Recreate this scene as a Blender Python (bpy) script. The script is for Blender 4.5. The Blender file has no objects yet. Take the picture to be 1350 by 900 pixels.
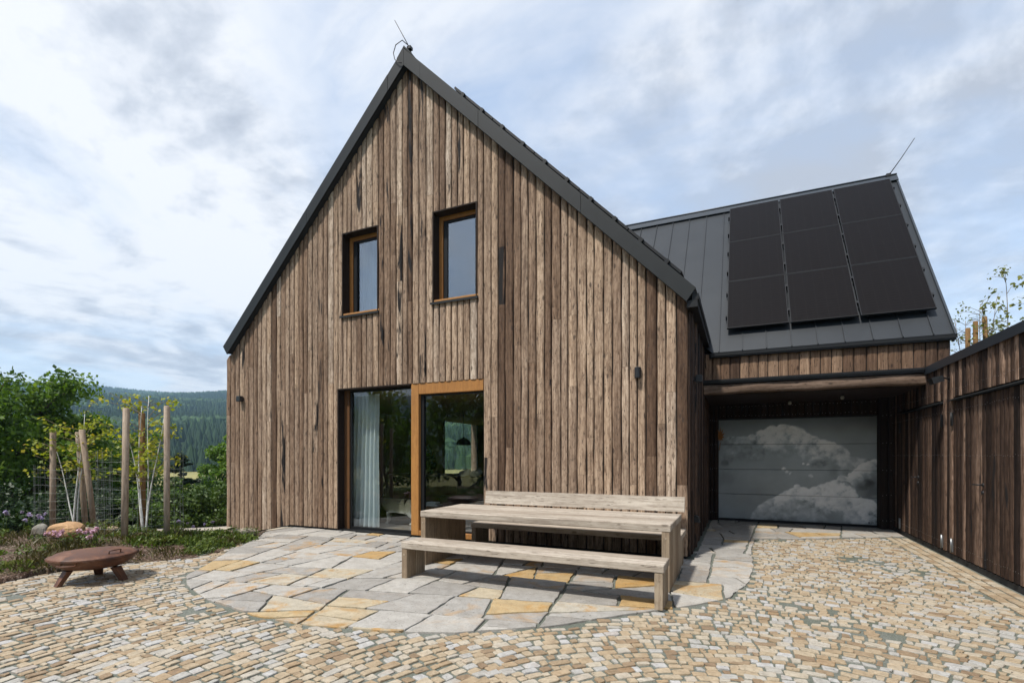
import bpy, math, random
import numpy as np
from mathutils import Vector, Matrix

S = bpy.context.scene
COL = S.collection
rng = np.random.default_rng(7)
random.seed(7)

# ------------------------------------------------------------------ helpers
ORIG = {}

class MB:
    """collects polygons in world coordinates; build() links them as one mesh object"""
    def __init__(s):
        s.V, s.F, s.A, s.n = [], [], [], 0
    def add(s, verts, faces, rnd=(0.5, 0.5, 0.0), smooth=False, mi=0):
        V = np.asarray(verts, float).reshape(-1, 3)
        A = np.asarray(rnd, float)
        if A.ndim == 1:
            A = np.repeat(A[None, :], len(V), 0)
        if isinstance(faces, np.ndarray):
            faces = (faces + s.n).tolist()
        else:
            faces = [[i + s.n for i in f] for f in faces]
        s.V.append(V); s.A.append(A)
        s.F.append((faces, smooth, mi))
        s.n += len(V)
        return s
    def box(s, lo, hi, rnd=(0.5, 0.5, 0.0), mi=0, bev=0.0):
        x0, y0, z0 = lo; x1, y1, z1 = hi
        if bev <= 0:
            V = [(x0,y0,z0),(x1,y0,z0),(x1,y1,z0),(x0,y1,z0),(x0,y0,z1),(x1,y0,z1),(x1,y1,z1),(x0,y1,z1)]
            F = [(0,3,2,1),(4,5,6,7),(0,1,5,4),(1,2,6,5),(2,3,7,6),(3,0,4,7)]
            return s.add(V, F, rnd, False, mi)
        b = bev; V = []; idx = {}
        xs, ys, zs = (x0, x1), (y0, y1), (z0, z1)
        for i in (0, 1):
            for j in (0, 1):
                for k in (0, 1):
                    sx, sy, sz = (1, -1)[i]*b, (1, -1)[j]*b, (1, -1)[k]*b
                    for a in range(3):
                        p = [xs[i]+sx, ys[j]+sy, zs[k]+sz]
                        p[a] = (xs[i], ys[j], zs[k])[a]
                        idx[i, j, k, a] = len(V); V.append(p)
        F = []
        for a in range(3):
            for e in (0, 1):
                q = []
                for (m, n) in ((0,0),(1,0),(1,1),(0,1)):
                    c = [m, n]; c.insert(a, e); q.append(idx[c[0], c[1], c[2], a])
                F.append(q)
        for a in range(3):
            o = [t for t in range(3) if t != a]
            for m in (0, 1):
                for n in (0, 1):
                    c0 = [0,0,0]; c0[o[0]] = m; c0[o[1]] = n
                    c1 = list(c0); c1[a] = 1
                    F.append([idx[(*c0, o[0])], idx[(*c1, o[0])], idx[(*c1, o[1])], idx[(*c0, o[1])]])
        for c in [(i,j,k) for i in (0,1) for j in (0,1) for k in (0,1)]:
            F.append([idx[(*c, 0)], idx[(*c, 1)], idx[(*c, 2)]])
        return s.add(V, F, rnd, False, mi)
    def tube(s, pts, radii, sides=7, rnd=(0.5, 0.5, 0.0), caps=True, smooth=True, mi=0):
        P = [Vector(p) for p in pts]
        if not hasattr(radii, '__len__'): radii = [radii]*len(P)
        V, F = [], []
        ref = None
        for i, p in enumerate(P):
            d = (P[min(i+1, len(P)-1)] - P[max(i-1, 0)]).normalized()
            if ref is None:
                ref = d.orthogonal().normalized()
            ref = (ref - d*ref.dot(d)).normalized()
            b = d.cross(ref)
            for k in range(sides):
                a = 2*math.pi*k/sides
                V.append(p + (ref*math.cos(a) + b*math.sin(a))*radii[i])
        for i in range(len(P)-1):
            for k in range(sides):
                k2 = (k+1) % sides
                F.append((i*sides+k, i*sides+k2, (i+1)*sides+k2, (i+1)*sides+k))
        s.add([tuple(v) for v in V], F, rnd, smooth, mi)
        if caps:
            o = s.n - len(V)
            s.F.append(([[o+k for k in range(sides)][::-1], [o+(len(P)-1)*sides+k for k in range(sides)]], False, mi))
        return s
    def lathe(s, c, prof, n=32, rnd=(0.5, 0.5, 0.0), mi=0, cap=True):
        V, F = [], []
        for r, z in prof:
            for k in range(n):
                a = 2*math.pi*k/n
                V.append((c[0]+r*math.cos(a), c[1]+r*math.sin(a), c[2]+z))
        for i in range(len(prof)-1):
            for k in range(n):
                k2 = (k+1) % n
                F.append((i*n+k, i*n+k2, (i+1)*n+k2, (i+1)*n+k))
        s.add(V, F, rnd, True, mi)
        if cap:
            o = s.n - len(V); L = len(prof)-1
            s.F.append(([[o+k for k in range(n)][::-1], [o+L*n+k for k in range(n)]], False, mi))
        return s
    def prism(s, poly, d, rnd=(0.5, 0.5, 0.0), mi=0):
        """poly: list of 3D points, extruded by vector d"""
        n = len(poly); P = [Vector(p) for p in poly]; D = Vector(d)
        V = [tuple(p) for p in P] + [tuple(p + D) for p in P]
        F = [list(range(n))[::-1], [n+i for i in range(n)]]
        for i in range(n):
            j = (i+1) % n
            F.append([i, j, n+j, n+i])
        return s.add(V, F, rnd, False, mi)
    def build(s, name, mats, parent=None, origin=None):
        me = bpy.data.meshes.new(name)
        V = np.concatenate(s.V) if s.V else np.zeros((0, 3))
        A = np.concatenate(s.A) if s.A else np.zeros((0, 3))
        o = bpy.data.objects.new(name, me)
        COL.objects.link(o)
        if parent is not None:
            org = ORIG[parent.name]; o.parent = parent
        else:
            org = Vector(origin) if origin is not None else Vector((0, 0, 0))
            o.location = org
        ORIG[o.name] = Vector(org)
        V = V - np.array(org)
        faces, sm, mi = [], [], []
        for f, smooth, m in s.F:
            faces += f; sm += [smooth]*len(f); mi += [m]*len(f)
        me.from_pydata(V.tolist(), [], faces)
        me.polygons.foreach_set('use_smooth', sm)
        if not isinstance(mats, (list, tuple)): mats = [mats]
        for m in mats: me.materials.append(m)
        if len(mats) > 1: me.polygons.foreach_set('material_index', mi)
        at = me.attributes.new('rnd', 'FLOAT_COLOR', 'POINT')
        C = np.ones((len(V), 4), np.float32); C[:, :3] = A
        at.data.foreach_set('color', C.ravel())
        me.update()
        return o

def tag(o, label=None, cat=None, group=None, kind=None):
    if label: o['label'] = label
    if cat: o['category'] = cat
    if group: o['group'] = group
    if kind: o['kind'] = kind
    return o

def empty(name, loc, label=None, cat=None, group=None):
    o = bpy.data.objects.new(name, None); COL.objects.link(o)
    o.location = loc; ORIG[o.name] = Vector(loc)
    o.empty_display_size = 0.2
    return tag(o, label, cat, group)

def copy_tree(o, parent=None):
    c = o.copy(); COL.objects.link(c); ORIG[c.name] = ORIG[o.name].copy()
    if parent is not None: c.parent = parent
    for ch in list(o.children): copy_tree(ch, c)
    return c

def vnoise(x, y, seed, oct=5, pers=0.5):
    """fractal value noise on numpy arrays"""
    r = np.random.default_rng(seed); T = r.random((64, 64)); out = 0; amp = 1; tot = 0
    for k in range(oct):
        xi, yi = np.floor(x).astype(int), np.floor(y).astype(int)
        fx, fy = x-xi, y-yi
        fx = fx*fx*(3-2*fx); fy = fy*fy*(3-2*fy)
        g = lambda a, b: T[(a+17*k) % 64, (b+29*k) % 64]
        out = out + amp*((g(xi,yi)*(1-fx)+g(xi+1,yi)*fx)*(1-fy) + (g(xi,yi+1)*(1-fx)+g(xi+1,yi+1)*fx)*fy)
        tot += amp; amp *= pers; x = x*2.03+5.1; y = y*2.03+3.7
    return out/tot

FWD = Vector((-0.4179, 0.9085, 0)); RGT = Vector((0.9085, 0.4179, 0))
def at(px, Z, z=0.0):
    p = (FWD + RGT*((px-675)/656))*Z
    return Vector((p.x, p.y, z))

# ------------------------------------------------------------------ materials
class NT:
    def __init__(s, name):
        s.m = bpy.data.materials.new(name); s.m.use_nodes = True
        s.t = s.m.node_tree; s.t.nodes.clear()
        s.out = s.t.nodes.new('ShaderNodeOutputMaterial')
    def n(s, typ, **kw):
        nd = s.t.nodes.new('ShaderNode'+typ)
        for k, v in kw.items(): setattr(nd, k, v)
        return nd
    def l(s, a, b): s.t.links.new(a, b)
    def set(s, sock, v):
        if isinstance(v, bpy.types.NodeSocket): s.l(v, sock)
        else: sock.default_value = v
    def math(s, op, a, b=0.0, c=None, clamp=False):
        nd = s.n('Math', operation=op); nd.use_clamp = clamp
        s.set(nd.inputs[0], a); s.set(nd.inputs[1], b)
        if c is not None: s.set(nd.inputs[2], c)
        return nd.outputs[0]
    def vmath(s, op, a, b):
        nd = s.n('VectorMath', operation=op)
        s.set(nd.inputs[0], a); s.set(nd.inputs[1], b)
        return nd.outputs[0]
    def mix(s, f, a, b, typ='MIX'):
        nd = s.n('Mix', data_type='RGBA', blend_type=typ)
        s.set(nd.inputs[0], f)
        for i, v in ((6, a), (7, b)):
            if isinstance(v, tuple) and len(v) == 3: v = (*v, 1)
            s.set(nd.inputs[i], v)
        return nd.outputs[2]
    def ramp(s, f, stops, interp='LINEAR'):
        nd = s.n('ValToRGB'); cr = nd.color_ramp; cr.interpolation = interp
        while len(cr.elements) < len(stops): cr.elements.new(0.5)
        for e, (p, c) in zip(cr.elements, stops):
            e.position = p
            e.color = (c, c, c, 1) if not hasattr(c, '__len__') else (*c, 1)
        s.l(f, nd.inputs[0])
        return nd.outputs[0]
    def noise(s, vec, scale, detail=4, rough=0.55, dist=0.0):
        nd = s.n('TexNoise'); s.set(nd.inputs['Vector'], vec)
        nd.inputs['Scale'].default_value = scale; nd.inputs['Detail'].default_value = detail
        nd.inputs['Roughness'].default_value = rough; nd.inputs['Distortion'].default_value = dist
        return nd.outputs['Fac']
    def voro(s, vec, scale, feature='F1', out='Distance', rnd=1.0):
        nd = s.n('TexVoronoi', feature=feature); s.set(nd.inputs['Vector'], vec)
        nd.inputs['Scale'].default_value = scale; nd.inputs['Randomness'].default_value = rnd
        return nd.outputs[out]
    def obj(s): return s.n('TexCoord').outputs['Object']
    def rnd(s):
        a = s.n('Attribute'); a.attribute_name = 'rnd'
        sp = s.n('SeparateColor'); s.l(a.outputs['Color'], sp.inputs[0])
        return sp.outputs[0], sp.outputs[1], sp.outputs[2], a.outputs['Vector']
    def bump(s, h, strength=0.3, dist=0.01):
        b = s.n('Bump'); b.inputs['Strength'].default_value = strength; b.inputs['Distance'].default_value = dist
        s.l(h, b.inputs['Height']); return b.outputs[0]
    def pbr(s, col, rough=0.6, metal=0.0, normal=None, spec=0.5, **kw):
        p = s.n('BsdfPrincipled')
        if isinstance(col, tuple): col = (*col, 1) if len(col) == 3 else col
        s.set(p.inputs['Base Color'], col); s.set(p.inputs['Roughness'], rough); s.set(p.inputs['Metallic'], metal)
        p.inputs['Specular IOR Level'].default_value = spec
        if normal is not None: s.l(normal, p.inputs['Normal'])
        s.l(p.outputs[0], s.out.inputs[0]); s.p = p
        return s.m

def simple(name, col, rough=0.6, metal=0.0, spec=0.5, var=0.12, scale=6.0):
    t = NT(name); nz = t.noise(t.obj(), scale, 5)
    c = t.mix(t.ramp(nz, [(0.3, 0.0), (0.7, 1.0)]), tuple(v*(1-var) for v in col), tuple(min(1, v*(1+var)) for v in col))
    r = t.math('MULTIPLY_ADD', nz, 0.15, rough-0.07)
    return t.pbr(c, r, metal, None, spec)

def wood(name, cols, crack, axis='z', crack_amt=1.0, char=0.0, grain=0.5, rough=0.8, fine=1.0, bump=0.35, spec=0.2, mottle=0.35):
    """weathered timber: colour per board from the attribute, stretched grain, knots, checks, charred streaks"""
    t = NT(name); r, g, b, vec = t.rnd()
    o = t.obj()
    off = t.n('VectorMath', operation='SCALE'); t.l(vec, off.inputs[0]); off.inputs[3].default_value = 41.0
    p = t.vmath('ADD', o, off.outputs[0])
    st = {'x': (0.045, 1, 1), 'y': (1, 0.045, 1), 'z': (1, 1, 0.045)}[axis]
    q = t.vmath('MULTIPLY', p, st)
    n1 = t.noise(q, 55*fine, 6, 0.62, 0.6)
    n2 = t.noise(q, 14*fine, 4, 0.5, 0.8)
    st2 = {'x': (0.16, 1, 1), 'y': (1, 0.16, 1), 'z': (1, 1, 0.16)}[axis]
    q2 = t.vmath('MULTIPLY', p, st2)
    n3 = t.noise(q2, 62*fine, 3, 0.6, 0.3)       # checks
    n4 = t.noise(t.vmath('MULTIPLY', p, tuple(min(1, v*4) for v in st)), 5.0, 4, 0.6)   # stains
    base = t.ramp(r, [(i/(len(cols)-1), c) for i, c in enumerate(cols)])
    c = t.mix(t.math('MULTIPLY', t.ramp(n2, [(0.32, 1.0), (0.62, 0.0)]), 0.45*grain*1.6), base, t.mix(1.0, base, (0.42, 0.38, 0.36), 'MULTIPLY'))
    c = t.mix(t.math('MULTIPLY', t.ramp(n1, [(0.38, 1.0), (0.6, 0.0)]), 0.75*grain), c, t.mix(1.0, c, (0.45, 0.40, 0.37), 'MULTIPLY'))
    c = t.mix(t.math('MULTIPLY', t.ramp(n4, [(0.5, 0.0), (0.75, 1.0)]), 0.35), c, t.mix(1.0, c, (0.62, 0.56, 0.53), 'MULTIPLY'))
    n6 = t.noise(t.vmath('MULTIPLY', p, tuple(1 if v == 1 else 0.32 for v in st)), 30*fine, 4, 0.65, 0.4)
    c = t.mix(t.math('MULTIPLY', t.ramp(n6, [(0.36, 1.0), (0.56, 0.0)]), mottle), c, t.mix(1.0, c, (0.52, 0.47, 0.44), 'MULTIPLY'))
    ck = t.math('MULTIPLY', t.ramp(n3, [(0.60, 0.0), (0.66, 1.0)]), 0.8*crack_amt)
    c = t.mix(ck, c, crack)
    # knots
    kv = t.voro(t.vmath('MULTIPLY', p, tuple(1 if v == 1 else 0.45 for v in st)), 5.6)
    kn = t.ramp(kv, [(0.07, 1.0), (0.13, 0.0)])
    c = t.mix(t.math('MULTIPLY', kn, 0.75), c, crack)
    if char > 0:
        n5 = t.noise(t.vmath('MULTIPLY', p, tuple(1 if v == 1 else 0.12 for v in st)), 9.0, 4, 0.6, 0.4)
        lim = t.math('SUBTRACT', n5, t.math('MULTIPLY_ADD', b, -0.27, 0.76))
        c = t.mix(t.math('MULTIPLY', lim, 14.0, clamp=True), c, (0.014, 0.012, 0.012))
    h = t.math('ADD', t.math('MULTIPLY', n1, 0.6), t.math('MULTIPLY', ck, -0.8))
    return t.pbr(c, rough, 0.0, t.bump(h, bump, 0.006), spec)

M = {}
M['facade'] = wood('facade_larch', [(0.17, 0.108, 0.071), (0.33, 0.228, 0.157), (0.46, 0.348, 0.258), (0.56, 0.418, 0.298), (0.63, 0.53, 0.43)], (0.045, 0.032, 0.026), char=1.0, grain=1.05, crack_amt=1.1, mottle=0.75)
M['charred'] = wood('charred_board', [(0.030, 0.019, 0.015), (0.065, 0.041, 0.030), (0.135, 0.086, 0.061), (0.36, 0.25, 0.185)], (0.012, 0.009, 0.008), char=0.9, mottle=0.8, grain=1.2, crack_amt=0.8, bump=0.5)
M['charred_x'] = wood('charred_beam', [(0.08, 0.056, 0.042), (0.16, 0.112, 0.084), (0.27, 0.195, 0.145)], (0.02, 0.015, 0.012), axis='x', char=0.3, grain=0.9)
M['upper'] = wood('annex_board', [(0.07, 0.043, 0.030), (0.17, 0.105, 0.068), (0.29, 0.19, 0.125), (0.43, 0.30, 0.205)], (0.02, 0.013, 0.01), char=0.9, grain=0.9)
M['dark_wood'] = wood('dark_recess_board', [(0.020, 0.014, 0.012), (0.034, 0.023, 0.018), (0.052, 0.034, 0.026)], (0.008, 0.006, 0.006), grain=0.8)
M['oak_x'] = wood('silvered_oak_long', [(0.42, 0.365, 0.30), (0.49, 0.435, 0.365), (0.55, 0.495, 0.42)], (0.10, 0.078, 0.06), axis='x', grain=0.7, crack_amt=0.8, fine=0.8, bump=0.2)
M['oak_z'] = wood('silvered_oak_upright', [(0.31, 0.235, 0.16), (0.39, 0.315, 0.23), (0.47, 0.395, 0.30)], (0.10, 0.07, 0.05), axis='z', grain=0.6, crack_amt=0.4, fine=0.8, bump=0.2)
M['stake'] = wood('stake_pine', [(0.42, 0.33, 0.245), (0.50, 0.41, 0.325), (0.57, 0.49, 0.40)], (0.07, 0.05, 0.035), grain=0.6, crack_amt=0.6)
M['stake_dark'] = wood('stake_orange_pine', [(0.24, 0.135, 0.055), (0.29, 0.175, 0.08), (0.34, 0.215, 0.11)], (0.06, 0.035, 0.02), grain=0.6, crack_amt=0.6)
M['larch'] = wood('oiled_larch_frame', [(0.31, 0.138, 0.036), (0.37, 0.17, 0.046), (0.43, 0.21, 0.062)], (0.26, 0.11, 0.03), grain=0.28, crack_amt=0.05, rough=0.45, bump=0.05, spec=0.4)
M['larch_dull'] = wood('brown_larch_jamb', [(0.10, 0.05, 0.025), (0.13, 0.066, 0.03), (0.16, 0.082, 0.04)], (0.05, 0.025, 0.015), grain=0.4, crack_amt=0.1, rough=0.5, bump=0.05)
M['backing'] = simple('dark_backing', (0.012, 0.011, 0.011), 0.9)
M['metal'] = simple('anthracite_sheet', (0.013, 0.015, 0.016), 0.5, 0.0, 0.28, 0.10, 2.5)
M['metal_dark'] = simple('black_sheet', (0.009, 0.0095, 0.0105), 0.45, 0.0, 0.3, 0.1, 3)
M['roof'] = simple('standing_seam_sheet', (0.019, 0.023, 0.028), 0.45, 0.0, 0.35, 0.10, 1.3)
M['coping'] = simple('coping_sheet', (0.022, 0.029, 0.038), 0.42, 0.0, 0.5, 0.08, 2)
M['steel'] = simple('zinc_plate', (0.32, 0.33, 0.34), 0.4, 0.8)
M['iron'] = simple('black_iron', (0.02, 0.02, 0.022), 0.5, 0.3)
M['lamp'] = simple('black_lamp_body', (0.014, 0.015, 0.017), 0.4)
M['plinth'] = simple('plinth_bitumen', (0.028, 0.027, 0.026), 0.8)
M['wire'] = simple('galvanised_wire', (0.26, 0.275, 0.27), 0.45, 0.4)
M['white_paint'] = simple('limewashed_bark', (0.62, 0.62, 0.60), 0.8, 0, 0.3, 0.25, 20)
M['curtain'] = None
M['plaster'] = simple('inner_plaster', (0.42, 0.36, 0.28), 0.8)
M['ply'] = wood('inner_plywood', [(0.30, 0.18, 0.07), (0.34, 0.21, 0.085), (0.38, 0.24, 0.10)], (0.2, 0.1, 0.04), grain=0.25, crack_amt=0.0, bump=0.0)
M['floor_in'] = simple('inner_floor', (0.20, 0.17, 0.15), 0.35, 0, 0.5, 0.2, 3)
M['black_cloth'] = simple('black_furniture', (0.02, 0.018, 0.017), 0.6)
M['cushion'] = simple('pale_cushion', (0.55, 0.57, 0.60), 0.9)
M['white_lac'] = simple('white_lamp', (0.35, 0.35, 0.34), 0.4)

def glass(name, refl_min, ior=1.55, tint=(0.93, 0.955, 0.95)):
    t = NT(name)
    ge = t.n('NewGeometry'); dt = t.n('VectorMath', operation='DOT_PRODUCT'); t.l(ge.outputs['Normal'], dt.inputs[0]); t.l(ge.outputs['Incoming'], dt.inputs[1])
    s5 = t.math('POWER', t.math('SUBTRACT', 1.0, t.math('ABSOLUTE', dt.outputs['Value'])), 5.0)
    f = t.math('MULTIPLY_ADD', s5, 0.9, refl_min, clamp=True)
    tr = t.n('BsdfTransparent'); tr.inputs[0].default_value = (*tint, 1)
    gl = t.n('BsdfGlossy'); gl.inputs['Roughness'].default_value = 0.0; gl.inputs[0].default_value = (0.93, 0.96, 1, 1)
    mx = t.n('MixShader'); t.l(f, mx.inputs[0]); t.l(tr.outputs[0], mx.inputs[1]); t.l(gl.outputs[0], mx.inputs[2])
    t.l(mx.outputs[0], t.out.inputs[0]); return t.m
M['glass'] = glass('door_glass', 0.065)
M['glass_up'] = glass('window_glass', 0.16, tint=(0.86, 0.9, 0.92))

def cloth():
    t = NT('sheer_curtain')
    d = t.n('BsdfDiffuse'); d.inputs[0].default_value = (0.86, 0.93, 0.96, 1)
    tl = t.n('BsdfTranslucent'); tl.inputs[0].default_value = (0.70, 0.78, 0.82, 1)
    tr = t.n('BsdfTransparent')
    a = t.n('MixShader'); a.inputs[0].default_value = 0.4; t.l(d.outputs[0], a.inputs[1]); t.l(tl.outputs[0], a.inputs[2])
    w = t.noise(t.vmath('MULTIPLY', t.obj(), (1, 1, 0.05)), 30, 3)
    b = t.n('MixShader'); t.l(t.math('MULTIPLY_ADD', w, 0.25, 0.03), b.inputs[0]); t.l(a.outputs[0], b.inputs[1]); t.l(tr.outputs[0], b.inputs[2])
    t.l(b.outputs[0], t.out.inputs[0]); return t.m
M['curtain'] = cloth()

def leafmat(name, stops, trans=0.35, rough=0.5):
    t = NT(name); r, g, b, vec = t.rnd()
    f = t.math('MULTIPLY_ADD', r, 0.55, t.math('MULTIPLY', g, 0.45))
    c = t.ramp(f, stops)
    p = t.n('BsdfPrincipled'); t.l(c, p.inputs['Base Color']); p.inputs['Roughness'].default_value = rough
    p.inputs['Specular IOR Level'].default_value = 0.35
    tl = t.n('BsdfTranslucent'); t.l(t.mix(1.0, c, (1.25, 1.3, 0.6), 'MULTIPLY'), tl.inputs[0])
    mx = t.n('MixShader'); mx.inputs[0].default_value = trans
    t.l(p.outputs[0], mx.inputs[1]); t.l(tl.outputs[0], mx.inputs[2]); t.l(mx.outputs[0], t.out.inputs[0])
    return t.m
M['leaf'] = leafmat('green_leaf', [(0.0, (0.03, 0.064, 0.011)), (0.45, (0.085, 0.16, 0.022)), (0.8, (0.145, 0.235, 0.030)), (1.0, (0.21, 0.29, 0.045))], 0.45)
M['leaf_dark'] = leafmat('dark_leaf', [(0.0, (0.012, 0.026, 0.008)), (0.5, (0.022, 0.048, 0.012)), (1.0, (0.045, 0.080, 0.02))], 0.25)
M['leaf_shrub'] = leafmat('shrub_leaf', [(0.0, (0.03, 0.058, 0.014)), (0.5, (0.062, 0.108, 0.022)), (1.0, (0.115, 0.16, 0.04))], 0.3)
M['leaf_yellow'] = leafmat('maple_leaf', [(0.0, (0.14, 0.19, 0.025)), (0.5, (0.26, 0.30, 0.03)), (0.85, (0.44, 0.40, 0.04)), (1.0, (0.42, 0.25, 0.03))], 0.45)
M['leaf_olive'] = leafmat('sapling_leaf', [(0.0, (0.10, 0.13, 0.03)), (0.6, (0.19, 0.20, 0.05)), (1.0, (0.34, 0.32, 0.05))], 0.4)
M['herb'] = leafmat('herb_leaf', [(0.0, (0.035, 0.06, 0.014)), (0.4, (0.075, 0.115, 0.02)), (0.75, (0.13, 0.175, 0.03)), (1.0, (0.20, 0.19, 0.06))], 0.3)
M['heath'] = leafmat('heath_leaf', [(0.0, (0.045, 0.040, 0.018)), (0.5, (0.085, 0.075, 0.025)), (1.0, (0.13, 0.11, 0.04))], 0.2)
M['needle'] = leafmat('needle', [(0.0, (0.010, 0.022, 0.010)), (0.6, (0.018, 0.036, 0.014)), (1.0, (0.03, 0.052, 0.02))], 0.1)
M['forest'] = leafmat('forest_conifer', [(0.0, (0.012, 0.030, 0.012)), (0.5, (0.022, 0.050, 0.018)), (0.85, (0.036, 0.075, 0.024)), (1.0, (0.06, 0.10, 0.03))], 0.0, 0.9)
M['pink'] = leafmat('pink_petal', [(0.0, (0.44, 0.22, 0.36)), (0.5, (0.60, 0.38, 0.52)), (1.0, (0.74, 0.56, 0.68))], 0.3)
M['lilac'] = leafmat('lilac_petal', [(0.0, (0.26, 0.20, 0.42)), (0.5, (0.38, 0.31, 0.55)), (1.0, (0.50, 0.44, 0.66))], 0.3)
M['bark'] = simple('bark', (0.085, 0.065, 0.048), 0.9, 0, 0.2, 0.4, 18)
M['twig'] = simple('pale_twig', (0.20, 0.15, 0.10), 0.8, 0, 0.2, 0.3, 25)

def rusty():
    t = NT('rusted_steel'); o = t.obj()
    n1 = t.noise(o, 5, 7, 0.65, 0.6); n2 = t.noise(o, 38, 5, 0.6)
    c = t.ramp(n1, [(0.28, (0.034, 0.017, 0.012)), (0.45, (0.085, 0.034, 0.018)), (0.6, (0.15, 0.062, 0.03)), (0.74, (0.22, 0.135, 0.10))])
    c = t.mix(t.math('MULTIPLY', t.ramp(n2, [(0.42, 0.0), (0.62, 1.0)]), 0.45), c, (0.075, 0.026, 0.014))
    return t.pbr(c, t.math('MULTIPLY_ADD', n1, 0.3, 0.42), 0.0, t.bump(n2, 0.25, 0.004), 0.5)
M['rust'] = rusty()

def pv():
    t = NT('solar_cells'); r, g, b, v = t.rnd()
    def line(x, n, w):
        f = t.math('FRACT', t.math('MULTIPLY', x, float(n)))
        return t.math('LESS_THAN', t.math('ABSOLUTE', t.math('SUBTRACT', f, 0.5)), w)
    l1 = line(r, 6, 0.035); l2 = line(g, 20, 0.09)
    nz = t.noise(t.vmath('MULTIPLY', v, (6, 10, 1)), 1.6, 2)
    c = t.mix(nz, (0.0050, 0.0038, 0.0036), (0.0090, 0.0072, 0.0068))
    c = t.mix(t.math('MULTIPLY', l2, 0.25), c, (0.015, 0.013, 0.0125))
    c = t.mix(t.math('MULTIPLY', l1, 0.6), c, (0.012, 0.0105, 0.010))
    return t.pbr(c, 0.35, 0.0, None, 0.07)
M['pv'] = pv()

def stone_mat(name, stops, stain, stain_amt, scale=14, pits=True, bump=0.4):
    t = NT(name); r, g, b, vec = t.rnd(); o = t.obj()
    off = t.n('VectorMath', operation='SCALE'); t.l(vec, off.inputs[0]); off.inputs[3].default_value = 23.0
    p = t.vmath('ADD', o, off.outputs[0])
    c = t.ramp(r, stops)
    n1 = t.noise(p, 2.4, 6, 0.62, 1.2); n2 = t.noise(p, 45, 5, 0.7); n3 = t.noise(p, scale, 4)
    c = t.mix(t.math('MULTIPLY', t.ramp(n1, [(0.50, 0.0), (0.66, 1.0)]), t.math('MULTIPLY', b, stain_amt)), c, stain)
    c = t.mix(t.ramp(n3, [(0.3, 0.55), (0.7, 0.0)]), c, t.mix(1.0, c, (0.55, 0.53, 0.51), 'MULTIPLY'))
    c = t.mix(t.ramp(n2, [(0.34, 0.45), (0.5, 0.0)]), c, t.mix(1.0, c, (0.5, 0.48, 0.46), 'MULTIPLY'))
    if pits:
        pt = t.ramp(t.noise(p, 26, 2, 0.5), [(0.70, 0.0), (0.73, 1.0)])
        c = t.mix(t.math('MULTIPLY', pt, 0.75), c, (0.055, 0.05, 0.04))
    h = t.math('ADD', t.math('MULTIPLY', n3, 1.0), t.math('MULTIPLY', n2, 0.5))
    return t.pbr(c, 0.8, 0.0, t.bump(h, bump, 0.012), 0.3)
M['setts'] = stone_mat('setts_stone', [(0.0, (0.24, 0.17, 0.11)), (0.2, (0.36, 0.275, 0.18)), (0.5, (0.42, 0.345, 0.245)), (0.74, (0.45, 0.395, 0.31)), (0.86, (0.39, 0.38, 0.355)), (1.0, (0.46, 0.455, 0.45))], (0.40, 0.23, 0.10), 0.35, 18, True, 0.8)
M['flags'] = stone_mat('flag_stone', [(0.0, (0.29, 0.275, 0.255)), (0.40, (0.385, 0.37, 0.345)), (0.68, (0.44, 0.42, 0.385)), (0.78, (0.44, 0.395, 0.31)), (0.90, (0.45, 0.355, 0.215)), (1.0, (0.43, 0.285, 0.125))], (0.42, 0.235, 0.07), 0.85, 9, True, 0.7)
M['rock'] = stone_mat('garden_rock', [(0.0, (0.22, 0.215, 0.20)), (0.5, (0.36, 0.31, 0.23)), (0.75, (0.42, 0.285, 0.17)), (1.0, (0.48, 0.29, 0.15))], (0.3, 0.16, 0.06), 0.5, 9, True, 0.6)
def joint():
    t = NT('mossy_joint_grit'); o = t.obj()
    n1 = t.noise(o, 60, 4, 0.7); n2 = t.noise(o, 1.6, 4, 0.6)
    c = t.ramp(n1, [(0.3, (0.075, 0.085, 0.072)), (0.55, (0.155, 0.165, 0.145)), (0.75, (0.26, 0.26, 0.235))])
    c = t.mix(t.math('MULTIPLY', t.ramp(n2, [(0.4, 0.0), (0.65, 1.0)]), 0.5), c, (0.06, 0.075, 0.045))
    return t.pbr(c, 0.9, 0.0, t.bump(n1, 0.6, 0.01), 0.2)
M['joint'] = joint()
def mulch():
    t = NT('bark_mulch'); o = t.obj()
    v = t.voro(t.vmath('MULTIPLY', o, (1, 1.6, 1)), 42, 'F1', 'Color'); n2 = t.noise(o, 3, 4)
    sp = t.n('SeparateColor'); t.l(v, sp.inputs[0])
    c = t.ramp(sp.outputs[0], [(0.0, (0.03, 0.018, 0.012)), (0.5, (0.085, 0.052, 0.036)), (0.85, (0.15, 0.10, 0.075)), (1.0, (0.30, 0.24, 0.20))])
    c = t.mix(t.math('MULTIPLY', t.ramp(n2, [(0.45, 0.0), (0.6, 1.0)]), 0.35), c, (0.05, 0.055, 0.02))
    return t.pbr(c, 0.9, 0.0, t.bump(sp.outputs[1], 0.8, 0.02), 0.2)
M['mulch'] = mulch()
def gravel():
    t = NT('pale_gravel'); o = t.obj()
    v = t.voro(o, 40, 'F1', 'Color'); sp = t.n('SeparateColor'); t.l(v, sp.inputs[0])
    c = t.ramp(sp.outputs[0], [(0.0, (0.22, 0.18, 0.13)), (0.5, (0.42, 0.37, 0.30)), (1.0, (0.55, 0.52, 0.46))])
    return t.pbr(c, 0.9, 0.0, t.bump(sp.outputs[1], 0.7, 0.02), 0.2)
M['gravel'] = gravel()
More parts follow.
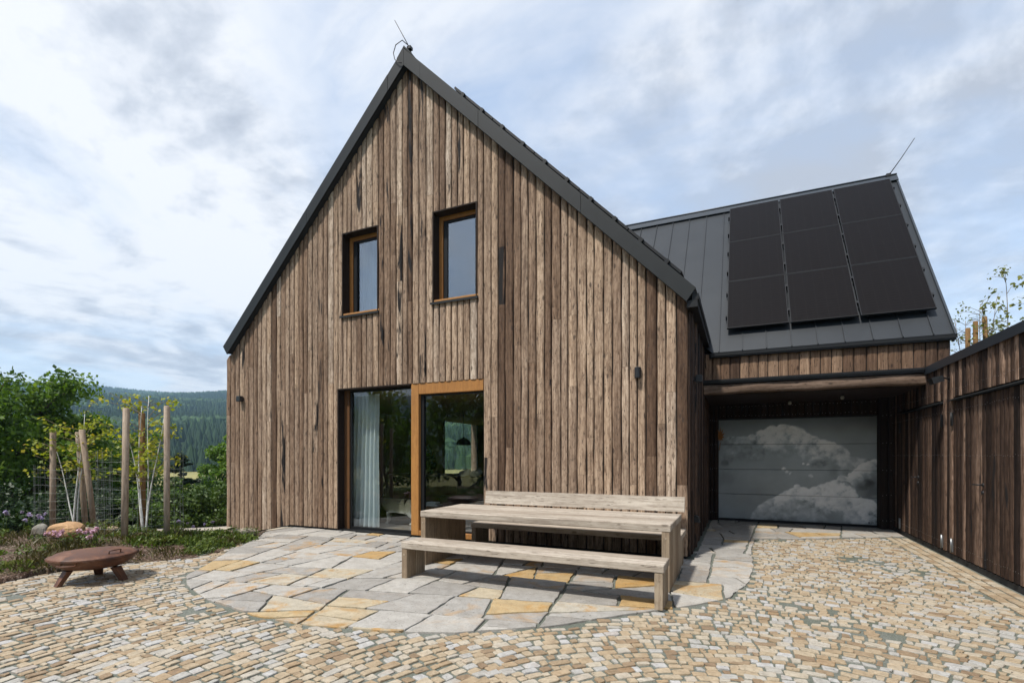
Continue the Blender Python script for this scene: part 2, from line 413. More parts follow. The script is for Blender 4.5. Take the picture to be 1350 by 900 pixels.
def land():
    t = NT('meadow_and_forest_floor'); o = t.n('TexCoord').outputs['Object']
    ln = t.n('VectorMath', operation='LENGTH'); t.l(t.vmath('MULTIPLY', o, (1, 1, 0)), ln.inputs[0])
    d = t.math('ADD', ln.outputs['Value'], t.math('MULTIPLY_ADD', t.noise(o, 0.02, 3), 50.0, -25.0))
    n = t.noise(o, 0.35, 6, 0.65); n2 = t.noise(o, 0.03, 4)
    grass = t.ramp(n, [(0.3, (0.030, 0.050, 0.014)), (0.7, (0.075, 0.095, 0.028))])
    field = t.ramp(n2, [(0.3, (0.20, 0.19, 0.075)), (0.5, (0.26, 0.235, 0.095)), (0.75, (0.15, 0.17, 0.055))])
    floor = t.ramp(n, [(0.3, (0.012, 0.024, 0.010)), (0.7, (0.030, 0.050, 0.018))])
    f1 = t.math('MULTIPLY', t.math('SUBTRACT', d, 62.0), 0.05, clamp=True)
    f2 = t.math('MULTIPLY', t.math('SUBTRACT', d, 235.0), 0.08, clamp=True)
    c = t.mix(f2, t.mix(f1, grass, field), floor)
    return t.pbr(c, 0.95, 0.0, None, 0.1)
M['land'] = land()
def fur():
    t = NT('dog_fur'); o = t.obj()
    sp = t.n('SeparateXYZ'); t.l(o, sp.inputs[0])
    nz = t.noise(t.vmath('MULTIPLY', o, (1, 1, 2.0)), 22, 5, 0.7)
    f = t.math('ADD', sp.outputs[2], t.math('MULTIPLY_ADD', nz, 0.22, -0.11))
    c = t.ramp(f, [(0.24, (0.50, 0.48, 0.44)), (0.33, (0.20, 0.185, 0.14)), (0.52, (0.075, 0.068, 0.05))])
    return t.pbr(c, 0.95, 0.0, t.bump(nz, 0.8, 0.02), 0.1)
M['fur'] = fur()
def printed():
    t = NT('cloud_print'); a = t.n('Attribute'); a.attribute_name = 'rnd'
    return t.pbr(a.outputs['Color'], 0.3, 0.0, None, 0.6)
M['print'] = printed()
# ------------------------------------------------------------------ ground shapes
def sm(t):
    t = min(1.0, max(0.0, t)); return t*t*(3-2*t)
def gz(x, y):
    return -0.19*min(2.2, max(0.0, -8.6-x))*sm((y-5.2)/1.6)

def hillfac(az):     # az: degrees left of +Y
    return 1.0 + 0.09*math.sin(math.radians(az*3.1+20)) + 0.035*math.sin(math.radians(az*9+40)) + 0.015*math.sin(math.radians(az*23))
def tz(x, y):
    r = math.hypot(x, y); az = math.degrees(math.atan2(-x, y))
    z = -0.12 - 0.55*sm((-x-9.2)/3.5) - 0.9*sm((r-11)/10) - 3.4*sm((r-18)/90)
    if r > 240:
        rr = min(r, 1750)
        z += (rr-240)*0.1285*hillfac(az)*sm((r-240)/120) + 4*sm((r-300)/600)*math.sin(x*0.011)*math.cos(y*0.009)*2
        if r > 1750: z -= (r-1750)*0.03
    return z

def make_ground():
    radii = [0]
    r = 2.0
    while r < 3900:
        radii.append(r); r *= 1.085
    n = 220; V, F = [], []
    for i, r in enumerate(radii):
        for k in range(n):
            a = 2*math.pi*k/n
            x, y = -r*math.sin(a), r*math.cos(a)
            V.append((x, y, tz(x, y)))
    for i in range(len(radii)-1):
        for k in range(n):
            k2 = (k+1) % n
            F.append((i*n+k, i*n+k2, (i+1)*n+k2, (i+1)*n+k))
    m = MB().add(V, F, smooth=True)
    tag(m.build('ground', M['land']), kind='structure')
make_ground()

# raised earth bank behind the shed
def bank():
    V, F = [], []; nx, ny = 30, 34
    for i in range(nx+1):
        for j in range(ny+1):
            x = 3.95 + 26*(i/nx)**1.5; y = -6 + 40*j/ny
            z = 2.62 + 0.10*math.sin(x*1.3+y*0.7) + 0.05*(x-4) - 5*sm((x-16)/14) - 5*sm((y-24)/10)
            V.append((x, y, z))
    for i in range(nx):
        for j in range(ny):
            a = i*(ny+1)+j; F.append((a, a+ny+1, a+ny+2, a+1))
    m = MB().add(V, F, smooth=True)
    m.add([(3.95,-6,-0.3),(3.95,34,-0.3),(3.95,34,2.8),(3.95,-6,2.8)], [(0,1,2,3)])
    m.add([(3.95,-6,-0.3),(30,-6,-0.3),(30,-6,2.6),(3.95,-6,2.6)], [(0,1,2,3)])
    tag(m.build('embankment', M['land']), kind='structure')
bank()

# ------------------------------------------------------------------ paving
PATIO = [(-6.28,3.93),(-5.75,3.60),(-5.07,3.36),(-4.04,3.18),(-3.33,3.22),(-2.75,3.36),(-2.18,3.58),(-1.535,4.04),(-0.92,4.72),(-0.45,5.2),(-0.10,5.68),(0.10,6.5),(0.17,7.5),(0.16,8.6),(0.24,9.9),
         (1.0,10.2),(1.9,10.75),(2.74,11.25),(2.74,12.36),(-0.62,12.36),(-0.62,7.50),(-9.35,7.50),(-8.75,7.15),(-7.95,6.25),(-7.25,5.2),(-6.62,4.4)]
BED = [(-7.6,-3.0),(-7.85,2.77),(-7.98,3.3),(-7.85,3.75),(-7.55,4.2),(-7.22,4.62),(-7.28,5.05),(-7.95,6.25)]

def inside(p, poly):
    x, y = p; c = False; n = len(poly); j = n-1
    for i in range(n):
        xi, yi = poly[i]; xj, yj = poly[j]
        if (yi > y) != (yj > y) and x < (xj-xi)*(y-yi)/(yj-yi)+xi: c = not c
        j = i
    return c
def edge_dist(p, poly):
    d = 1e9; n = len(poly); P = np.array(p)
    for i in range(n):
        a = np.array(poly[i]); b = np.array(poly[(i+1) % n]); ab = b-a
        t = max(0, min(1, np.dot(P-a, ab)/max(1e-9, np.dot(ab, ab))))
        d = min(d, np.hypot(*(P-a-ab*t)))
    return d
def clip_half(poly, n, c):
    """keep the side where n.p <= c"""
    out = []
    for i in range(len(poly)):
        a, b = poly[i], poly[(i+1) % len(poly)]
        da = n[0]*a[0]+n[1]*a[1]-c; db = n[0]*b[0]+n[1]*b[1]-c
        if da <= 0: out.append(a)
        if (da < 0 < db) or (db < 0 < da):
            t = da/(da-db); out.append((a[0]+(b[0]-a[0])*t, a[1]+(b[1]-a[1])*t))
    return out
def area(p):
    return 0.5*sum(p[i][0]*p[(i+1) % len(p)][1]-p[(i+1) % len(p)][0]*p[i][1] for i in range(len(p)))
def inset(poly, d):
    """inset a counter-clockwise polygon by moving its edges inwards"""
    n = len(poly); L = []
    for i in range(n):
        a, b = poly[i], poly[(i+1) % n]
        ex, ey = b[0]-a[0], b[1]-a[1]; l = math.hypot(ex, ey) or 1e-9
        nx, ny = -ey/l, ex/l
        L.append((nx, ny, nx*a[0]+ny*a[1]+d))
    out = []
    for i in range(n):
        n1, n2 = L[i-1], L[i]
        det = n1[0]*n2[1]-n1[1]*n2[0]
        if abs(det) < 0.08:
            out.append((poly[i][0]+n2[0]*d, poly[i][1]+n2[1]*d)); continue
        x = (n1[2]*n2[1]-n1[1]*n2[2])/det; y = (n1[0]*n2[2]-n1[2]*n2[0])/det
        if math.hypot(x-poly[i][0], y-poly[i][1]) > 4*d: x, y = poly[i][0]+n2[0]*d, poly[i][1]+n2[1]*d
        out.append((x, y))
    return out
def clean(poly, e=0.03):
    out = []
    for p in poly:
        if not out or math.hypot(p[0]-out[-1][0], p[1]-out[-1][1]) > e: out.append(p)
    if len(out) > 1 and math.hypot(out[0][0]-out[-1][0], out[0][1]-out[-1][1]) < e: out.pop()
    return out

R_ = random.Random(21)
def split_stones(poly, out, depth=0):
    A = abs(area(poly))
    xs = [p[0] for p in poly]; ys = [p[1] for p in poly]
    lim = R_.choice([0.16, 0.3, 0.36, 0.42, 0.5])
    if A < lim or depth > 14:
        out.append(poly); return
    cx, cy = sum(xs)/len(xs), sum(ys)/len(ys)
    t0 = 0.14+R_.gauss(0, 0.09); ext = []
    for q in (t0, t0+1.65):
        pr = [p[0]*math.cos(q)+p[1]*math.sin(q) for p in poly]; ext.append(max(pr)-min(pr))
    # long side across; now and then the other way, so that joints do not run through
    k = 0 if ext[0] > ext[1]*R_.uniform(0.9, 1.5) else 1
    ang = (t0, t0+1.65)[k] + R_.gauss(0, 0.17)
    n = (math.cos(ang), math.sin(ang)); c = n[0]*cx+n[1]*cy + R_.uniform(-0.16, 0.16)*math.sqrt(A)
    for s in (1, -1):
        q = clip_half(poly, (n[0]*s, n[1]*s), c*s)
        if len(q) > 2: split_stones(q, out, depth+1)

def paving():
    stones = []
    split_stones([(-9.8, 2.9), (2.9, 2.6), (3.1, 12.5), (-9.6, 12.3)], stones)
    m = MB()
    for st in stones:
        if area(st) < 0: st = st[::-1]
        q = list(PATIO) if area(PATIO) > 0 else PATIO[::-1]
        for i in range(len(st)):
            a, b = st[i], st[(i+1) % len(st)]
            nx, ny = (b[1]-a[1]), -(b[0]-a[0])
            q = clip_half(q, (nx, ny), nx*a[0]+ny*a[1])
            if len(q) < 3: break
        q = clean(q, 0.035)
        if len(q) < 3 or area(q) < 0.012: continue
        g = inset(q, R_.uniform(0.009, 0.02))
        if area(g) < 0.01 or area(g) > area(q): continue
        # wander the edges a little
        e = []
        for i in range(len(g)):
            a, b = g[i], g[(i+1) % len(g)]; l = math.hypot(b[0]-a[0], b[1]-a[1]); k = max(1, int(l/0.09))
            for t in range(k):
                u = t/k; w = 0.011 if t else 0.012
                e.append((a[0]+(b[0]-a[0])*u+R_.uniform(-w, w), a[1]+(b[1]-a[1])*u+R_.uniform(-w, w)))
        h = 0.020 + R_.uniform(-0.004, 0.005); n = len(e)
        cx, cy = sum(p[0] for p in e)/n, sum(p[1] for p in e)/n
        tx, ty = R_.uniform(-0.006, 0.006), R_.uniform(-0.006, 0.006)
        i1 = [(p[0]+(cx-p[0])*0.012, p[1]+(cy-p[1])*0.012) for p in e]; i2 = [(p[0]+(cx-p[0])*0.05, p[1]+(cy-p[1])*0.05) for p in e]
        Z = lambda p, dz: gz(*p)+dz+tx*(p[0]-cx)+ty*(p[1]-cy)
        V = [(p[0], p[1], Z(p, -0.025)) for p in e]+[(p[0], p[1], Z(p, h-0.007)) for p in e]+[(p[0], p[1], Z(p, h-0.002)) for p in i1]+[(p[0], p[1], Z(p, h)) for p in i2]
        F = []
        for k in range(3):
            for i in range(n):
                j = (i+1) % n; F.append((k*n+i, k*n+j, (k+1)*n+j, (k+1)*n+i))
        F.append([3*n+i for i in range(n)])
        # the warm stones lie mainly along the outer edge
        d = edge_dist((cx, cy), PATIO[:11]); warm = R_.random() < (0.45 if d < 0.75 and cx > -4.6 and cx < -0.3 else 0.09)
        m.add(V, F, (R_.uniform(0.74, 1.0) if warm else R_.uniform(0, 0.66), R_.random(), 1.0 if warm else R_.random()**2.2))
    tag(m.build('patio', M['flags']), kind='structure')

    # sheet the stones lie on
    V, F = [], []; nx, ny = 46, 50
    for i in range(nx+1):
        for j in range(ny+1):
            x = -9.7+12.46*i/nx; y = -3.0+15.5*j/ny
            V.append((x, y, gz(x, y)-0.012*sm((-x-9.0)/0.3)))
    for i in range(nx):
        for j in range(ny):
            a = i*(ny+1)+j; x, y = V[a][0], V[a][1]
            F.append((a, a+ny+1, a+ny+2, a+1))
    tag(MB().add(V, F, smooth=True).build('yard', M['joint']), kind='structure')

    # small setts in arcs
    m = MB(); C = (0.35, 2.0); VV, FF, AA = [], [], []; nv = 0
    r = 0.35; P2 = PATIO
    px0, px1 = min(p[0] for p in PATIO)-.1, max(p[0] for p in PATIO)+.1
    row = 0
    nzx = lambda x, y: math.sin(x*2.1+y*1.3)+math.sin(x*0.9-y*2.4+1.0)+0.6*math.sin(x*4.3+y*3.1)
    while r < 10.2:
        w = R_.uniform(0.068, 0.105)
        a = R_.uniform(0, 0.1) - 0.75
        rm = r + w/2
        while a < math.pi+0.9:
            L = R_.choice([0.06, 0.08, 0.095, 0.105, 0.12, 0.14])*R_.uniform(0.85, 1.15)
            da = L/rm; am = a+da/2
            wob = 0.055*math.sin(am*7+r*1.7)+0.045*math.sin(am*13+r*2.9)
            x, y = C[0]+(rm+wob)*math.cos(am), C[1]+(rm+wob)*math.sin(am)
            a += da
            if not (-8.1 < x < 2.36 and -0.8 < y < 11.6): continue
            if y > 2.7 and inside((x, y), P2): continue
            if x < -7.0 and inside((x, y), BED+[(-12, 6.3), (-12, -3)]): continue
            if y > 6.25 and x < -0.6: continue
            if y > 2.9 and edge_dist((x, y), P2) < 0.022: continue
            bald = nzx(x, y)
            if bald > 1.5 and R_.random() < 0.33: continue
            gp = R_.uniform(0.003, 0.008)+(0.003 if bald > 0.9 else 0)
            j = lambda: R_.uniform(-0.009, 0.009)
            wy = w + R_.uniform(-0.014, 0.008)
            pts = []
            for (u, v) in ((0,0),(1,0),(1,1),(0,1)):
                uu = (u-0.5)*(L-2*gp); rr = rm+wob+(v-0.5)*(wy-2*gp)
                an = am + uu/rm
                pts.append((C[0]+rr*math.cos(an)+j(), C[1]+rr*math.sin(an)+j()))
            # chop corners
            q = []
            for i in range(4):
                p0, p1, p2 = pts[i-1], pts[i], pts[(i+1) % 4]; c = R_.uniform(0.03, 0.15)
                q.append((p1[0]+(p0[0]-p1[0])*c, p1[1]+(p0[1]-p1[1])*c)); q.append((p1[0]+(p2[0]-p1[0])*c, p1[1]+(p2[1]-p1[1])*c))
            h = R_.uniform(0.007, 0.014); tx, ty = R_.uniform(-0.05, 0.05), R_.uniform(-0.05, 0.05)
            z0 = gz(x, y)
            for (sc, hz) in ((1, -0.012), (0.98, h*0.65), (0.90, h)):
                for p in q:
                    VV.append((x+(p[0]-x)*sc, y+(p[1]-y)*sc, z0+hz+(tx*(p[0]-x)+ty*(p[1]-y) if hz > 0 else 0)))
            for k in (0, 1):
                for i in range(8):
                    i2 = (i+1) % 8
                    FF.append((nv+k*8+i, nv+k*8+i2, nv+k*8+8+i2, nv+k*8+8+i))
            FF.append(tuple(nv+16+i for i in range(8)))
            col = R_.random(); col = col*0.9 if R_.random() < 0.8 else R_.uniform(0.75, 1)
            AA += [(col, R_.random(), R_.random())]*24; nv += 24
        r += w
    # border course along the shed
    y = -0.8
    for k, xc in enumerate((2.44, 2.55, 2.665)):
        y = -0.8 + 0.05*k
        while y < 11.0:
            L = R_.uniform(0.10, 0.19); x0, x1 = xc-0.047, xc+0.047
            if not inside((xc, y+L/2), PATIO):
                h = R_.uniform(0.012, 0.018); b = 0.008; jj = lambda: R_.uniform(-0.006, 0.006)
                q = [(x0+jj(), y+b+jj()), (x1+jj(), y+b+jj()), (x1+jj(), y+L-b+jj()), (x0+jj(), y+L-b+jj())]
                for (sc, hz) in ((1, -0.012), (0.985, h*0.6), (0.82, h)):
                    for p in q: VV.append((xc+(p[0]-xc)*sc, y+L/2+(p[1]-y-L/2)*sc, hz))
                for kk in (0, 1):
                    for i in range(4):
                        i2 = (i+1) % 4; FF.append((nv+kk*4+i, nv+kk*4+i2, nv+kk*4+4+i2, nv+kk*4+4+i))
                FF.append(tuple(nv+8+i for i in range(4)))
                AA += [(R_.uniform(0.1, 0.75), R_.random(), R_.random()*0.5)]*12; nv += 12
            y += L
    m.add(VV, FF, AA)
    tag(m.build('setts', M['setts']), kind='structure')
paving()

# ------------------------------------------------------------------ timber boards
PROF = [(-0.5, 0.0), (-0.5, 0.50), (-0.43, 0.80), (-0.28, 0.96), (0.0, 1.0), (0.28, 0.96), (0.43, 0.80), (0.5, 0.50), (0.5, 0.0)]
def board_strip(m, O, U, N, a, b, z0, z1, rd, top=None, bot=None, depth=0.038, gap=0.014, wob=0.004, tint=None, char=None, joints=0.35, screws=None):
    """one upright board between positions a..b along U, from z0 to z1; top/bot are functions of the position for sloping ends"""
    d = depth*rd.uniform(0.84, 1.12); tb = rd.betavariate(2.2, 2.2) if tint is None else min(1, max(0, rd.gauss(*tint)))
    cuts = [z0]
    if z1-z0 > 1.4 and rd.random() < joints*min(1.6, (z1-z0)/3):
        cuts.append(z0 + (z1-z0)*rd.uniform(0.2, 0.8))
        if z1-z0 > 4.5 and rd.random() < 0.35: cuts.append(z0+(z1-z0)*rd.uniform(0.15, 0.85))
    cuts = sorted(cuts)+[z1]
    ph = [rd.uniform(0, 6.3) for _ in range(4)]; fr = rd.uniform(2.0, 5.0); wa = wob*rd.uniform(0.2, 1.7)
    for k in range(len(cuts)-1):
        p0, p1 = cuts[k], cuts[k+1]
        if p1-p0 < 0.03: continue
        t = min(1, max(0, tb+rd.gauss(0, 0.10)*(len(cuts) > 2)))
        ch = (rd.random()**3 if char is None else char*rd.random()**1.5)
        nr = max(2, int((p1-p0)/0.28)+1)
        V, F = [], []; w = (b-a)-gap; c = (a+b)/2; L = len(PROF)
        for i in range(nr+1):
            f = i/nr; z = p0+(p1-p0)*f
            el = wa*math.sin(z*fr+ph[0])+wa*0.6*math.sin(z*fr*2.3+ph[1]); er = wa*math.sin(z*fr*1.1+ph[2])+wa*0.6*math.sin(z*fr*2.1+ph[3])
            for (u, e) in PROF:
                uu = c + u*w + (el if u < 0 else er if u > 0 else 0)
                zz = z
                if top is not None and k == len(cuts)-2 and i >= nr-1:
                    zz = min(z if i < nr else 1e9, top(uu)) if i == nr else min(z, top(uu)-0.01)
                if bot is not None and k == 0 and i == 0: zz = bot(uu)
                if i == nr and k < len(cuts)-2: zz -= 0.003
                V.append((O[0]+U[0]*uu+N[0]*e*d, O[1]+U[1]*uu+N[1]*e*d, zz))
        for i in range(nr):
            for j in range(L-1):
                F.append((i*L+j, i*L+j+1, (i+1)*L+j+1, (i+1)*L+j))
        A = (t, rd.random(), ch)
        m.add(V, F, A, True)
        if k == 0: m.add(V[:L], [list(range(L))], A)
        if k == len(cuts)-2: m.add(V[-L:], [list(range(L))[::-1]], A)
    if screws:
        for zs in screws:
            if z0+0.05 < zs < z1-0.05:
                for s in (-0.22, 0.22):
                    uu = (a+b)/2+s*(b-a); zz = zs+rd.uniform(-0.012, 0.012); dd = depth*1.13+0.002; h = 0.0045
                    P = [(-h,-h),(h,-h),(h,h),(-h,h)]
                    m.add([(O[0]+U[0]*(uu+x)+N[0]*dd, O[1]+U[1]*(uu+x)+N[1]*dd, zz+y) for x, y in P], [(0,1,2,3)], mi=1)

def fill_edges(breaks, w, rd, jit=0.16):
    e = [breaks[0]]
    for a, b in zip(breaks, breaks[1:]):
        n = max(1, round((b-a)/w)); ws = [1+rd.uniform(-jit, jit) for _ in range(n)]; t = sum(ws); x = a
        for q in ws:
            x += (b-a)*q/t; e.append(x)
        e[-1] = b
    return e
def holes_out(z0, z1, hs):
    iv = [(z0, z1)]
    for h0, h1 in hs:
        nx = []
        for a, b in iv:
            if h1 <= a or h0 >= b: nx.append((a, b)); continue
            if h0 > a: nx.append((a, h0))
            if h1 < b: nx.append((h1, b))
        iv = nx
    return iv

# ------------------------------------------------------------------ the house
HX0, HX1, HC = -10.62, -0.69, -5.6
HY0, HY1 = 7.59, 19.8
SL = 1.01
roof_lo = lambda x: 8.64-SL*abs(x-HC)
roof_hi = lambda x: 8.92-SL*abs(x-HC)
house = empty('timber_house', (HC, HY0, 0.0), 'tall gabled timber house with weathered vertical board cladding and a steep dark metal roof', 'house')
DOOR = (-7.296, -4.02, 0.03, 2.82)
WINS = [(-7.177, -6.288, 4.25, 5.885), (-5.048, -4.143, 4.245, 5.88)]

def front():
    rd = random.Random(5); m = MB()
    br = sorted({HX0, HX1, DOOR[0], DOOR[1], WINS[0][0], WINS[0][1], WINS[1][0], WINS[1][1], -5.50, HC})
    br = [b for i, b in enumerate(br)]
    e = fill_edges(br, 0.136, rd)
    base = lambda u: gz(u, 7.5)+0.045
    for a, b in zip(e, e[1:]):
        c = (a+b)/2
        hs = [(q[2], q[3]) for q in WINS if q[0] < c < q[1]]
        if DOOR[0] < c < DOOR[1]: hs.append((-1, DOOR[3]))
        zt = max(roof_lo(a), roof_lo(b))+0.06
        z0 = base(c)
        for (p, q) in holes_out(z0, zt, hs):
            f = (c-HX0)/(HX1-HX0)
            # greyer and paler towards the top, browner low down on the sheltered right
            board_strip(m, (0, HY0, 0), (1, 0), (0, -1), a, b, p, q, rd, top=(lambda u: roof_lo(u)+0.06) if q == zt else None,
                        bot=base if p == z0 else None, tint=(0.58-0.10*abs(f-0.3), 0.25), joints=0.5)
    m.build('front_cladding', M['facade'], house)
    # structure behind the boards, in strips round the openings
    m = MB(); b2 = sorted({HX0+0.03, HX1-0.03, HC, DOOR[0], DOOR[1], *[v for q in WINS for v in q[:2]]})
    for a, b in zip(b2, b2[1:]):
        c = (a+b)/2; hs = [(q[2], q[3]) for q in WINS if q[0] < c < q[1]]
        if DOOR[0] < c < DOOR[1]: hs.append((DOOR[2], DOOR[3]))
        for (p, q) in holes_out(-0.9, 99, hs):
            ta, tb = (roof_lo(a), roof_lo(b)) if q == 99 else (q, q)
            m.prism([(a, 7.594, p), (b, 7.594, p), (b, 7.594, tb-0.003), (a, 7.594, ta-0.003)], (0, 0.34, 0))
    m.build('front_wall', M['backing'], house)
front()

def side_walls():
    rd = random.Random(9); m = MB()
    e = fill_edges([HY0, 9.0, 12.33], 0.15, rd)
    for k, (a, b) in enumerate(zip(e, e[1:])):
        c = (a+b)/2
        board_strip(m, (HX1, 0, 0), (0, 1), (1, 0), a, b, 0.045, 3.78, rd, tint=(0.36, 0.2), depth=0.055 if k % 4 == 1 else 0.030)
    m.build('side_cladding', M['charred'], house)
    m = MB()
    m.box((HX1-0.30, HY0+0.36, -0.9), (HX1-0.004, HY1, 3.62))
    # wall to the valley with its big picture window
    w = (16.1, 18.8, 0.72, 2.92)
    xl = (HX0+0.03, HX0+0.32)
    m.box((xl[0], HY0+0.36, -0.9), (xl[1], w[0], 3.62)); m.box((xl[0], w[1], -0.9), (xl[1], HY1, 3.62))
    m.box((xl[0], w[0], -0.9), (xl[1], w[1], w[2])); m.box((xl[0], w[0], w[3]), (xl[1], w[1], 3.62))
    m.prism([(HX0+0.32, HY1-0.3, -0.9), (HX1-0.30, HY1-0.3, -0.9), (HX1-0.3, HY1-0.3, 3.6), (HC, HY1-0.3, 8.5), (HX0+0.32, HY1-0.3, 3.6)], (0, 0.3, 0))
    m.build('side_wall', M['facade'], house)
    m = MB()
    m.box((HX0+0.33, 16.14, w[2]), (HX0+0.37, 18.76, w[2]+0.07)); m.box((HX0+0.33, 16.14, w[3]-0.07), (HX0+0.37, 18.76, w[3]))
    m.box((HX0+0.33, 16.10, w[2]), (HX0+0.37, 16.17, w[3])); m.box((HX0+0.33, 18.73, w[2]), (HX0+0.37, 18.80, w[3]))
    pw = m.build('picture_window', M['iron'], house)
    MB().box((HX0+0.20, 16.11, w[2]+0.01), (HX0+0.206, 18.79, w[3]-0.01)).build('pane', M['glass'], pw)
    # inner linings
    m = MB()
    m.box((HX0+0.325, HY0+0.36, 0.03), (HX0+0.345, 16.1, 2.78)); m.box((HX0+0.325, 18.8, 0.03), (HX0+0.345, HY1-0.32, 2.78))
    m.box((HX0+0.325, 16.1, 0.03), (HX0+0.345, 18.8, 0.72)); m.box((HX0+0.36, HY1-0.34, 0.03), (HX1-0.35, HY1-0.315, 2.78))
    m.box((HX1-0.33, HY0+0.36, 0.03), (HX1-0.305, HY1-0.36, 2.78))
    m.build('inner_lining', M['ply'], house)
    MB().box((HX0+0.35, HY0+0.345, -0.05), (HX1-0.31, HY1-0.35, 0.028)).box((DOOR[0]+0.003, HY0+0.006, -0.05), (DOOR[1]-0.003, HY0+0.344, 0.026)).build('inner_floor', M['floor_in'], house)
    MB().box((HX0+0.33, HY0+0.345, 2.80), (HX1-0.31, HY1-0.31, 3.10)).build('ceiling', M['ply'], house)
side_walls()

def main_roof():
    y0, y1 = 7.46, 20.0
    k = 0.128
    for s in (-1, 1):
        xe = (-0.572-HC) if s > 0 else (10.55+HC)
        P = lambda x, f: (HC+s*x, y0, f(HC+s*x))
        poly = [P(0, roof_lo), P(xe-k, roof_lo), P(xe, roof_hi), P(0, roof_hi)]
        if s < 0: poly = poly[::-1]
        MB().prism(poly, (0, y1-y0, 0)).build('roof_slope', M['roof'], house)
        # folded verge trim in lengths, a hair proud of the slab
        m = MB(); cuts = [0.0, 0.36, 1.55, 3.35, xe] if s > 0 else [0, 0.36, 2.4, xe]
        for a, b in zip(cuts, cuts[1:]):
            g = 0.003
            bl = b-k if b == xe else b-g
            q = [P(a+g, lambda x: roof_lo(x)-0.012), P(bl, lambda x: roof_lo(x)-0.012), P(b-g, lambda x: roof_hi(x)+0.012), P(a+g, lambda x: roof_hi(x)+0.012)]
            q = [(p[0], 7.425+(0.004 if a == 0 else 0), p[2]) for p in q]
            if s < 0: q = q[::-1]
            m.prism(q, (0, 0.033, 0))
        m.build('verge_trim', M['metal'], house)
    m = MB()
    xr = -0.60
    m.box((xr-0.10, 7.47, 3.60), (xr+0.045, 12.2, 3.70)); m.box((xr-0.03, 7.475, 3.705), (xr+0.06, 12.2, 3.79))
    m.build('eaves_gutter', M['metal_dark'], house)
    m = MB(); a = 0.16
    m.prism([(HC-a, 7.44, 8.92-SL*a+0.02), (HC, 7.44, 8.955), (HC, 7.44, 8.99), (HC-a, 7.44, 8.92-SL*a+0.05)], (0, 12.5, 0))
    m.prism([(HC+a, 7.44, 8.92-SL*a+0.02), (HC+a, 7.44, 8.92-SL*a+0.05), (HC, 7.44, 8.99), (HC, 7.44, 8.955)], (0, 12.5, 0))
    m.build('ridge_cap', M['metal'], house)
main_roof()

def windows():
    for (x0, x1, z0, z1) in WINS:
        yf = 7.735
        m = MB()                                   # charred reveal boards
        m.box((x0-0.004, 7.545, z0), (x0+0.018, 7.93, z1)); m.box((x1-0.018, 7.545, z0), (x1+0.004, 7.93, z1))
        m.box((x0+0.019, 7.545, z1-0.018), (x1-0.019, 7.93, z1+0.004))
        win = m.build('window', M['dark_wood'], house)
        m = MB(); a, b, c, d = x0+0.02, x1-0.02, z0+0.045, z1-0.02; w = 0.075
        m.box((a, yf, c), (a+w, yf+0.09, d), (.5,.2,0), bev=.004); m.box((b-w, yf, c), (b, yf+0.09, d), (.4,.6,0), bev=.004)
        m.box((a+w+0.001, yf+0.001, d-w), (b-w-0.001, yf+0.09, d), (.6,.3,0), bev=.004); m.box((a+w+0.001, yf+0.001, c), (b-w-0.001, yf+0.09, c+0.05), (.5,.8,0), bev=.004)
        m.build('frame', M['larch'], win)
        m = MB(); a, b, c, d = a+w+0.001, b-w-0.001, c+0.051, d-w-0.001; w2 = 0.05
        y2 = yf+0.03
        m.box((a, y2, c), (a+w2+0.03, y2+0.05, d)); m.box((b-w2, y2, c), (b, y2+0.05, d))
        m.box((a+w2+0.031, y2, d-w2+0.01), (b-w2-0.001, y2+0.05, d)); m.box((a+w2+0.031, y2, c), (b-w2-0.001, y2+0.05, c+0.016))
        m.build('sash', M['metal_dark'], win)
        MB().box((a+w2+0.025, y2+0.02, c+0.01), (b-w2+0.005, y2+0.026, d-w2+0.015)).build('pane', M['glass_up'], win)
        MB().box((x0+0.03, 7.548, z0+0.008), (x1+0.022, 7.734, z0+0.044), (.8,.5,0), bev=.004).build('sill_board', M['larch'], win)
        m = MB(); m.box((x0-0.035, 7.522, z0-0.022), (x1+0.03, 7.60, z0-0.003)); m.box((x0-0.035, 7.517, z0-0.04), (x1+0.03, 7.521, z0-0.001))
        m.build('drip_sill', M['metal'], win)
windows()

